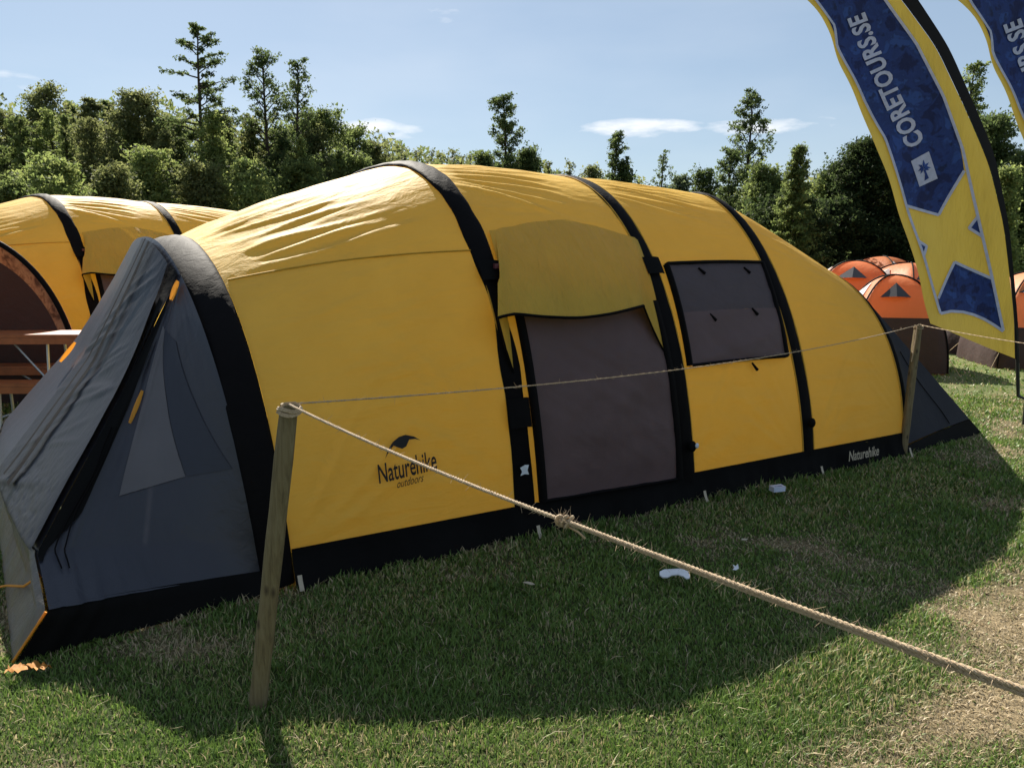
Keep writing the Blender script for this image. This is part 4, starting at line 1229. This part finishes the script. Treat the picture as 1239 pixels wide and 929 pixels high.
# folding table with two benches
M['bench'] = plain('orange_varnished_wood', (0.34, 0.095, 0.028), .35, .5, 0, .2, 12, .1)
M['steel'] = plain('pale_steel', (0.45, 0.46, 0.45), .4, .5, .6)
def trestle(name, cx, cy, yaw, L, Wd, H, label, cat, boards):
    o = empty(name, (cx, cy, gz(cx, cy)), yaw); tag(o, label, cat, 'orange folding table and benches')
    bw = Wd / boards
    for k in range(boards):
        m = MB(); m.box((0, -Wd / 2 + bw * (k + .5), H - .014), (L, bw - .006, .028)); m.build('plank', M['bench'], o)
    m = MB(); m.box((0, -Wd / 2 + .02, H - .06), (L - .06, .03, .06)); m.box((0, Wd / 2 - .02, H - .06), (L - .06, .03, .06)); m.build('rail', M['bench'], o)
    for sx in (-1, 1):
        x = sx * (L / 2 - .38)
        m = MB(); m.tube([(x, -Wd * .42, -.02), (x, -Wd * .3, H - .03)], .014, 6); m.tube([(x, Wd * .42, -.02), (x, Wd * .3, H - .03)], .014, 6); m.tube([(x, -Wd * .38, .16), (x, Wd * .38, .16)], .012, 6)
        m.build('leg', M['steel'], o)
        m = MB(); m.tube([(x, -Wd * .33, H * .45), (x - sx * .34, -Wd * .33, H - .04)], .009, 6); m.build('brace', M['steel'], o)
    return o
trestle('folding_table', -4.98, 7.62, R(2), 2.0, .5, .84, 'orange folding table between the porch and the dark dome tent', 'table', 3)
trestle('bench', -5.25, 8.02 - .02, R(2), 2.0, .25, .46, 'orange bench on the far side of the folding table', 'bench', 1).location.y = 7.99
trestle('bench', -5.22, 7.16, R(2), 2.0, .27, .47, 'orange bench on the near side of the folding table', 'bench', 1)

# ------------------------------------------------------------------ trees
def leaf_mat(name, tr=.5):
    N = NT(name)
    c = N.n('ShaderNodeAttribute', attribute_name='tint').outputs['Color']
    c2 = N.n('ShaderNodeMix', data_type='RGBA', blend_type='MULTIPLY'); c2.inputs['Factor'].default_value = 1.0
    N.t.links.new(c, c2.inputs['A']); c2.inputs['B'].default_value = (1.7, 1.65, 1.4, 1)
    return N.done(N.n('ShaderNodeMixShader', {'Fac': tr, 1: N.pbsdf(c, .7, .10), 2: N.n('ShaderNodeBsdfTranslucent', {'Color': c2.outputs['Result']}).outputs[0]}).outputs[0])
M['leaf'] = leaf_mat('foliage')
M['bark'] = plain('dark_bark', (0.055, 0.045, 0.036), .9, .2, 0, .35, 9, .5)
M['bark_pale'] = plain('pale_bark', (0.16, 0.15, 0.135), .85, .2, 0, .45, 6, .4)
def leaves_mesh(name, C_, size, tint, rng, parent, flat_=0.35, mat='leaf'):
    """C_ (n,3) leaf centres -> one crown of small rhombic leaves"""
    n = len(C_); C_ = np.asarray(C_)
    d = rng.normal(size=(n, 3)); d /= np.linalg.norm(d, axis=1, keepdims=True)
    e = rng.normal(size=(n, 3)); e[:, 2] *= flat_; e -= d * (e * d).sum(1, keepdims=True); e /= np.linalg.norm(e, axis=1, keepdims=True)
    s = (size * (.6 + .8 * rng.random(n)))[:, None]
    P = np.stack([C_ - d * s, C_ + d * s * .7 + e * s * .65, C_ + d * s * .4 - e * s * .65], 1)
    me = raw_mesh(name, P.reshape(-1, 3), np.arange(3 * n).reshape(n, 3), 3)
    T = np.ones((n, 3, 4), np.float32); T[:, :, :3] = tint[:, None, :]
    a = me.attributes.new('tint', 'FLOAT_COLOR', 'POINT'); a.data.foreach_set('color', T.ravel())
    return link_mesh(name, me, M[mat], parent)
GREENS = {'deep': ((.020, .034, .015), (.048, .068, .028)), 'dark': ((.040, .064, .026), (.095, .125, .050)), 'mid': ((.070, .100, .036), (.14, .175, .066)), 'light': ((.11, .155, .052), (.20, .235, .09)),
          'olive': ((.082, .100, .042), (.16, .175, .078)), 'blue': ((.060, .085, .052), (.115, .145, .085))}
def make_tree(name, x, y, h, w, kind, tone, label, cat='tree', group=None, seed=0, n_leaf=4500, base=None, lean=0.0):
    rng = np.random.default_rng(1000 + seed)
    z0 = gz(x, y)
    o = empty(name, (x, y, z0), rng.random() * 6.28); tag(o, label, cat, group)
    if kind == 'open':      base = .42 if base is None else base
    elif kind == 'slim':    base = .25 if base is None else base
    elif kind == 'conifer': base = .10 if base is None else base
    elif kind == 'bush':    base = .03 if base is None else base
    elif kind == 'willow':  base = .08 if base is None else base
    else:                   base = .16 if base is None else base
    # trunk
    m = MB(); k = 10
    wob = rng.normal(0, .012 * h, (k, 2)).cumsum(0) * .35; wob -= wob[0]
    tp_ = [Vector((wob[i, 0] + lean * h * (i / (k - 1)), wob[i, 1], h * .97 * i / (k - 1) - .05)) for i in range(k)]
    r0 = max(.035, .0125 * h) * (1.3 if kind in ('broad', 'bush') else 1)
    m.tube(tp_, [r0 * (1 - .9 * i / (k - 1)) + .008 for i in range(k)], 7)
    TP = np.array([p[:] for p in tp_])
    def trunk_at(f): 
        return np.stack([np.interp(f, np.linspace(0, 1, k), TP[:, j]) for j in range(3)], -1)
    nb = {'open': 56, 'slim': 46, 'conifer': 90, 'bush': 46, 'willow': 30, 'broad': 60}[kind]
    C_ = []; tint_k = []
    for b in range(nb):
        f = base + (1 - base) * ((b + (2.2 if kind == 'open' else 1) * rng.random()) / nb) ** (.9 if kind != 'bush' else .7)
        f = min(f, .985); g = (f - base) / (1 - base)
        az = b * 2.4 + rng.normal(0, .4)
        if kind == 'open':
            ln = w / 2 * np.interp(g, [0, .12, .30, .62, .9, 1], [.35, .75, 1.0, .62, .40, .15]) * (.35 + .85 * rng.random()) + .08; up = .12 + .9 * g ** 3 + rng.normal(0, .16); az += rng.normal(0, .9)
        elif kind == 'slim':
            ln = w / 2 * (math.sin(math.pi * (.14 + .80 * g)) ** .8) * (.35 + .95 * rng.random()); up = .65 + .5 * g
        elif kind == 'conifer':
            ln = w / 2 * (1 - g) ** .85 * (.75 + .4 * rng.random()) + .06; up = -.05 + .35 * g
        elif kind == 'bush':
            ln = w / 2 * math.sqrt(max(.05, 1 - (g * .98) ** 2.2)) * (.65 + .45 * rng.random()); up = .35 + .8 * g
        elif kind == 'willow':
            ln = w / 2 * (1 - .6 * g) * (.5 + .6 * rng.random()); up = 1.5
        else:
            ln = w / 2 * (math.sin(math.pi * (.18 + .78 * g)) ** .6) * (.6 + .5 * rng.random()); up = .35 + .7 * g
        if kind in ('bush', 'broad'):
            ln *= .72 + .42 * (.5 + .5 * math.sin(az * 2 + seed)) + .22 * rng.random() ** 3 * 2
        p0 = trunk_at(f)
        d = np.array([math.cos(az), math.sin(az), up]); d /= np.linalg.norm(d)
        seg = 5; pts = []
        for q in range(seg + 1):
            u = q / seg
            pts.append(p0 + d * ln * u + np.array([0, 0, (-.10 if kind in ('open', 'conifer') else .05) * ln * u * u]) + rng.normal(0, .03, 3) * ln * u)
        if kind != 'bush' or b % 2 == 0:
            m.tube([Vector(p) for p in pts], [max(.006, r0 * .38 * (1 - g * .6) * (1 - .85 * q / seg)) for q in range(seg + 1)], 4, False)
        A_ = np.array(pts)
        nl = max(6, int(3.6 * n_leaf / nb * (.35 + ln / (w / 2))))
        ncl = max(3, int(nl / {'open': 9, 'slim': 13, 'conifer': 9}.get(kind, 10)))
        # small sprays of leaves set along the outer part of every limb
        u = (.30 + .74 * rng.random(ncl) ** .7) if kind != 'conifer' else (.08 + .95 * rng.random(ncl))
        cc = np.stack([np.interp(u * seg, np.arange(seg + 1), A_[:, j]) for j in range(3)], -1)
        spread = {'open': .06, 'slim': .10, 'conifer': .07, 'bush': .19, 'willow': .13, 'broad': .17}[kind]
        cc = cc + rng.normal(0, 1, (ncl, 3)) * np.array([1, 1, .7]) * (spread * (ln * .55 + .35))
        rad = {'open': .055, 'slim': .075, 'conifer': .07, 'bush': .13, 'willow': .13, 'broad': .13}[kind] * (.5 + .05 * h)
        per = max(1, nl // ncl)
        L_ = cc[:, None] + rng.normal(0, 1, (ncl, per, 3)) * np.array([1, 1, .55]) * rad * (.6 + .7 * rng.random((ncl, 1, 1)))
        C_.append(L_.reshape(-1, 3)); tint_k.append(np.repeat(rng.random(ncl), per))
    m.build('trunk', M['bark_pale' if kind == 'willow' else 'bark'], o)
    C_ = np.concatenate(C_); tk = np.clip(np.concatenate(tint_k) ** 1.4 * 1.1 + rng.random(len(C_)) * .3 - .05, 0, 1.25)[:, None]
    C_[:, 2] = np.maximum(C_[:, 2], .06)
    a, b_ = np.array(GREENS[tone][0]), np.array(GREENS[tone][1])
    tint = a * (1 - tk) + b_ * tk
    dist = math.hypot(x, y)
    size = np.full(len(C_), (.022 + .00085 * dist) * (1.15 if kind in ('bush', 'broad') else 1.0))
    leaves_mesh('crown', C_, size, tint, rng, o)
    return o
def tree_px(px, py_top, Y, w_px, kind, tone, label, name='tree', **kw):
    p = at(px, py_top, Y)
    kw.setdefault('seed', int(px * 7 + py_top))
    return make_tree(name, p.x, Y, p.z - gz(p.x, Y), w_px / F_PX * Y, kind, tone, label, **kw)
FG = 'trees of the wood behind the tents'
TREES = [
 # px, top, depth, width px, kind, tone, label, extra
 (8, 135, 30, 80, 'broad', 'olive', 'dark leafy tree at the left edge of the wood', {}),
 (48, 104, 31, 84, 'broad', 'olive', 'rounded tall tree second from the left edge of the wood', {'n_leaf': 4500}),
 (88, 120, 34, 60, 'slim', 'mid', 'slim dark tree between the rounded tree and the twin tops', {}),
 (106, 113, 31, 50, 'slim', 'olive', 'narrow tree with a pointed top left of the tall open pine', {}),
 (128, 116, 33, 40, 'slim', 'mid', 'narrow tree just right of the pointed one', {}),
 (166, 112, 28, 92, 'broad', 'olive', 'broad olive green tree left of the tall open pine', {'n_leaf': 6500}),
 (228, 19, 27, 104, 'open', 'dark', 'tallest open pine with a bare trunk and spreading top', {'n_leaf': 2600, 'base': .50}),
 (205, 140, 30, 70, 'broad', 'mid', 'dark tree crown tucked behind the tall open pine', {}),
 (262, 136, 32, 80, 'broad', 'olive', 'olive tree between the two tallest trees', {}),
 (292, 150, 30, 70, 'conifer', 'mid', 'leafy green conifer left of the tall slender pair', {}),
 (318, 54, 28, 72, 'slim', 'dark', 'tall slender tree with sparse leaves, left of a pair', {'n_leaf': 1700, 'base': .42}),
 (348, 64, 28.3, 62, 'slim', 'dark', 'tall slender tree with sparse leaves, right of a pair', {'n_leaf': 1400, 'base': .42}),
 (340, 160, 31, 90, 'broad', 'mid', 'green tree under the tall slender pair', {'n_leaf': 6000}),
 (382, 136, 30, 92, 'broad', 'mid', 'round topped dark tree right of the slender pair', {'n_leaf': 6000}),
 (420, 154, 33, 80, 'broad', 'mid', 'mid green tree where the wood steps down', {}),
 (448, 170, 34, 60, 'broad', 'olive', 'smaller olive tree at the low right end of the wood', {}),
 (60, 198, 19, 120, 'bush', 'light', 'pale green leafy bush in front of the wood at left', {'n_leaf': 7000}),
 (8, 222, 17, 90, 'bush', 'mid', 'low leafy bush at the far left edge behind the yellow tent', {'n_leaf': 5000}),
 (130, 205, 22, 90, 'bush', 'olive', 'olive bush behind the farther yellow tent', {'n_leaf': 6000}),
 (178, 180, 24, 80, 'broad', 'light', 'young pale tree before the dark trunks', {}),
 (240, 205, 24, 90, 'bush', 'olive', 'bush at the foot of the tall open pine', {'n_leaf': 6000}),
 (296, 196, 24, 76, 'bush', 'light', 'sunlit bush at the foot of the tall slender pair', {'n_leaf': 5000}),
 (365, 200, 26, 100, 'bush', 'mid', 'bush just above the big yellow roof', {'n_leaf': 6000}),
 (425, 190, 28, 80, 'bush', 'mid', 'bush behind the crest of the yellow roof', {'n_leaf': 5000}),
 (612, 111, 30, 66, 'slim', 'dark', 'dark pointed tree standing alone over the middle of the roof', {'n_leaf': 3600, 'base': .2}),
 (640, 178, 30, 58, 'bush', 'dark', 'dark bush at the right foot of the lone pointed tree', {'n_leaf': 4000}),
 (583, 182, 33, 50, 'bush', 'mid', 'bush left of the lone pointed tree', {}),
 (668, 190, 31, 30, 'slim', 'olive', 'thin wispy sapling right of the lone pointed tree', {'n_leaf': 500}),
 (690, 192, 32, 34, 'slim', 'olive', 'thin sapling over the second black beam', {'n_leaf': 600}),
 (716, 200, 33, 50, 'bush', 'olive', 'low scrub left of the narrow tree by the third bay', {'n_leaf': 2500}),
 (744, 154, 29, 46, 'slim', 'dark', 'narrow dark tree standing over the third yellow bay', {'n_leaf': 1700, 'base': .3}),
 (752, 196, 29, 50, 'bush', 'dark', 'dark bush under the narrow tree of the third bay', {'n_leaf': 2500}),
 (796, 179, 30, 40, 'slim', 'dark', 'small crooked sapling between the narrow tree and the tall right tree', {'n_leaf': 600, 'lean': .03}),
 (822, 212, 34, 60, 'bush', 'blue', 'low bluish scrub right of the crooked sapling', {'n_leaf': 2500}),
 (850, 206, 34, 50, 'bush', 'dark', 'low dark scrub left of the tall right tree', {'n_leaf': 2500}),
 (906, 107, 29, 70, 'slim', 'dark', 'tall airy tree over the right end of the yellow roof', {'n_leaf': 2300, 'base': .3}),
 (884, 180, 28, 58, 'slim', 'dark', 'shorter leafy tree at the left foot of the tall airy tree', {'n_leaf': 1800}),
 (928, 205, 26, 80, 'bush', 'mid', 'bush at the right foot of the tall airy tree', {'n_leaf': 6000}),
 (966, 166, 21, 84, 'conifer', 'mid', 'pale conical fir right of the tall airy tree', {'n_leaf': 7000}),
 (1002, 214, 25, 70, 'bush', 'light', 'sunlit light green bush beside the fir', {'n_leaf': 5000}),
 (960, 236, 22, 90, 'bush', 'deep', 'dark bush above the falling end of the yellow roof', {'n_leaf': 7000}),
 (1048, 176, 24, 125, 'bush', 'deep', 'big dark round bush left of the blue banner', {'n_leaf': 13000}),
 (1010, 250, 23, 80, 'bush', 'deep', 'dark low bush above the orange tents', {'n_leaf': 6000}),
 (1100, 206, 25, 110, 'bush', 'deep', 'dark bush hidden by the blue banner', {'n_leaf': 9000}),
 (1172, 72, 27, 80, 'slim', 'mid', 'tall leafy tree between the two banners', {'n_leaf': 2600, 'base': .22}),
 (1150, 150, 29, 80, 'broad', 'dark', 'dark tree behind the banner pole', {'n_leaf': 6000}),
 (1204, 140, 25, 84, 'broad', 'dark', 'dark tree right of the banner pole', {'n_leaf': 7000}),
 (1216, 205, 20, 60, 'willow', 'light', 'feathery pale willow right of the banner pole', {'n_leaf': 5000}),
 (1160, 240, 23, 110, 'bush', 'deep', 'dark bush low behind the banner pole', {'n_leaf': 8000}),
 (1240, 190, 24, 90, 'bush', 'mid', 'green bush at the right edge of the view', {'n_leaf': 6000}),
]
for px, py, Y, w, kind, tone, lab, kw in TREES:
    nm = {'open': 'pine_tree', 'conifer': 'fir_tree', 'bush': 'bush', 'willow': 'willow_tree'}.get(kind, 'leafy_tree')
    tree_px(px, py, Y, w, kind, tone, lab, nm, cat='bush' if kind == 'bush' else 'tree', group=FG, **kw)
ORD = 'first second third fourth fifth sixth seventh eighth ninth tenth eleventh twelfth thirteenth fourteenth fifteenth sixteenth'.split()
rw = random.Random(12)
for i in range(16):
    px = 2 + i * 27.5 + rw.uniform(-7, 7)
    top = np.interp(px, [0, 50, 110, 170, 230, 300, 380, 430], [140, 118, 122, 118, 132, 142, 140, 162]) + rw.uniform(-4, 26)
    k_ = ('conifer', 'slim', 'slim', 'conifer', 'broad')[i % 5]
    t_ = ('olive', 'mid', 'light', 'mid', 'olive', 'dark', 'light')[i % 7]
    tree_px(px, top, 26 + rw.uniform(0, 3.5), rw.uniform(44, 62), k_, t_, '%s from the left among the feathery trees along the front of the wood' % ORD[i], 'forest_tree', group='feathery trees along the front of the wood', n_leaf=2600, base=.14, seed=200 + i)
rw = random.Random(3)
for i in range(12):
    px = 456 + i * 12.5 + rw.uniform(-4, 4)
    tree_px(px, 176 + rw.uniform(-4, 9) + max(0, i - 8) * 2, 40, 26, 'willow', 'olive', '%s from the left of the even row of young willows beyond the roof' % ORD[i], 'willow_tree', group='row of young willows', n_leaf=700, seed=i)
# the wood beyond, read as one mass
def far_wood():
    rng = np.random.default_rng(9)
    n = 110000
    px = rng.uniform(-260, 1500, n)
    top = np.interp(px, [-260, 0, 420, 470, 600, 660, 870, 960, 1040, 1500], [150, 150, 172, 192, 200, 226, 236, 228, 215, 190])
    Y = rng.uniform(37, 52, n)
    hgt = 1.65 + (317 - top) / F_PX * 42
    hgt = hgt * (.72 + .5 * fbm(px * .035, Y * .12, 7, 3))
    z = hgt * (1 - rng.random(n) ** 1.6) + .1
    x = (px - CX) / F_PX * 44
    tk = rng.random((n, 1)); tint = np.array(GREENS['mid'][0]) * (1 - tk) + np.array(GREENS['olive'][1]) * tk
    o = leaves_mesh('distant_wood', np.stack([x, Y, z], -1), np.full(n, .14), tint, rng, None)
    tag(o, 'hazy distant wood closing the field behind the separate trees', 'wood', kind='stuff')
far_wood()
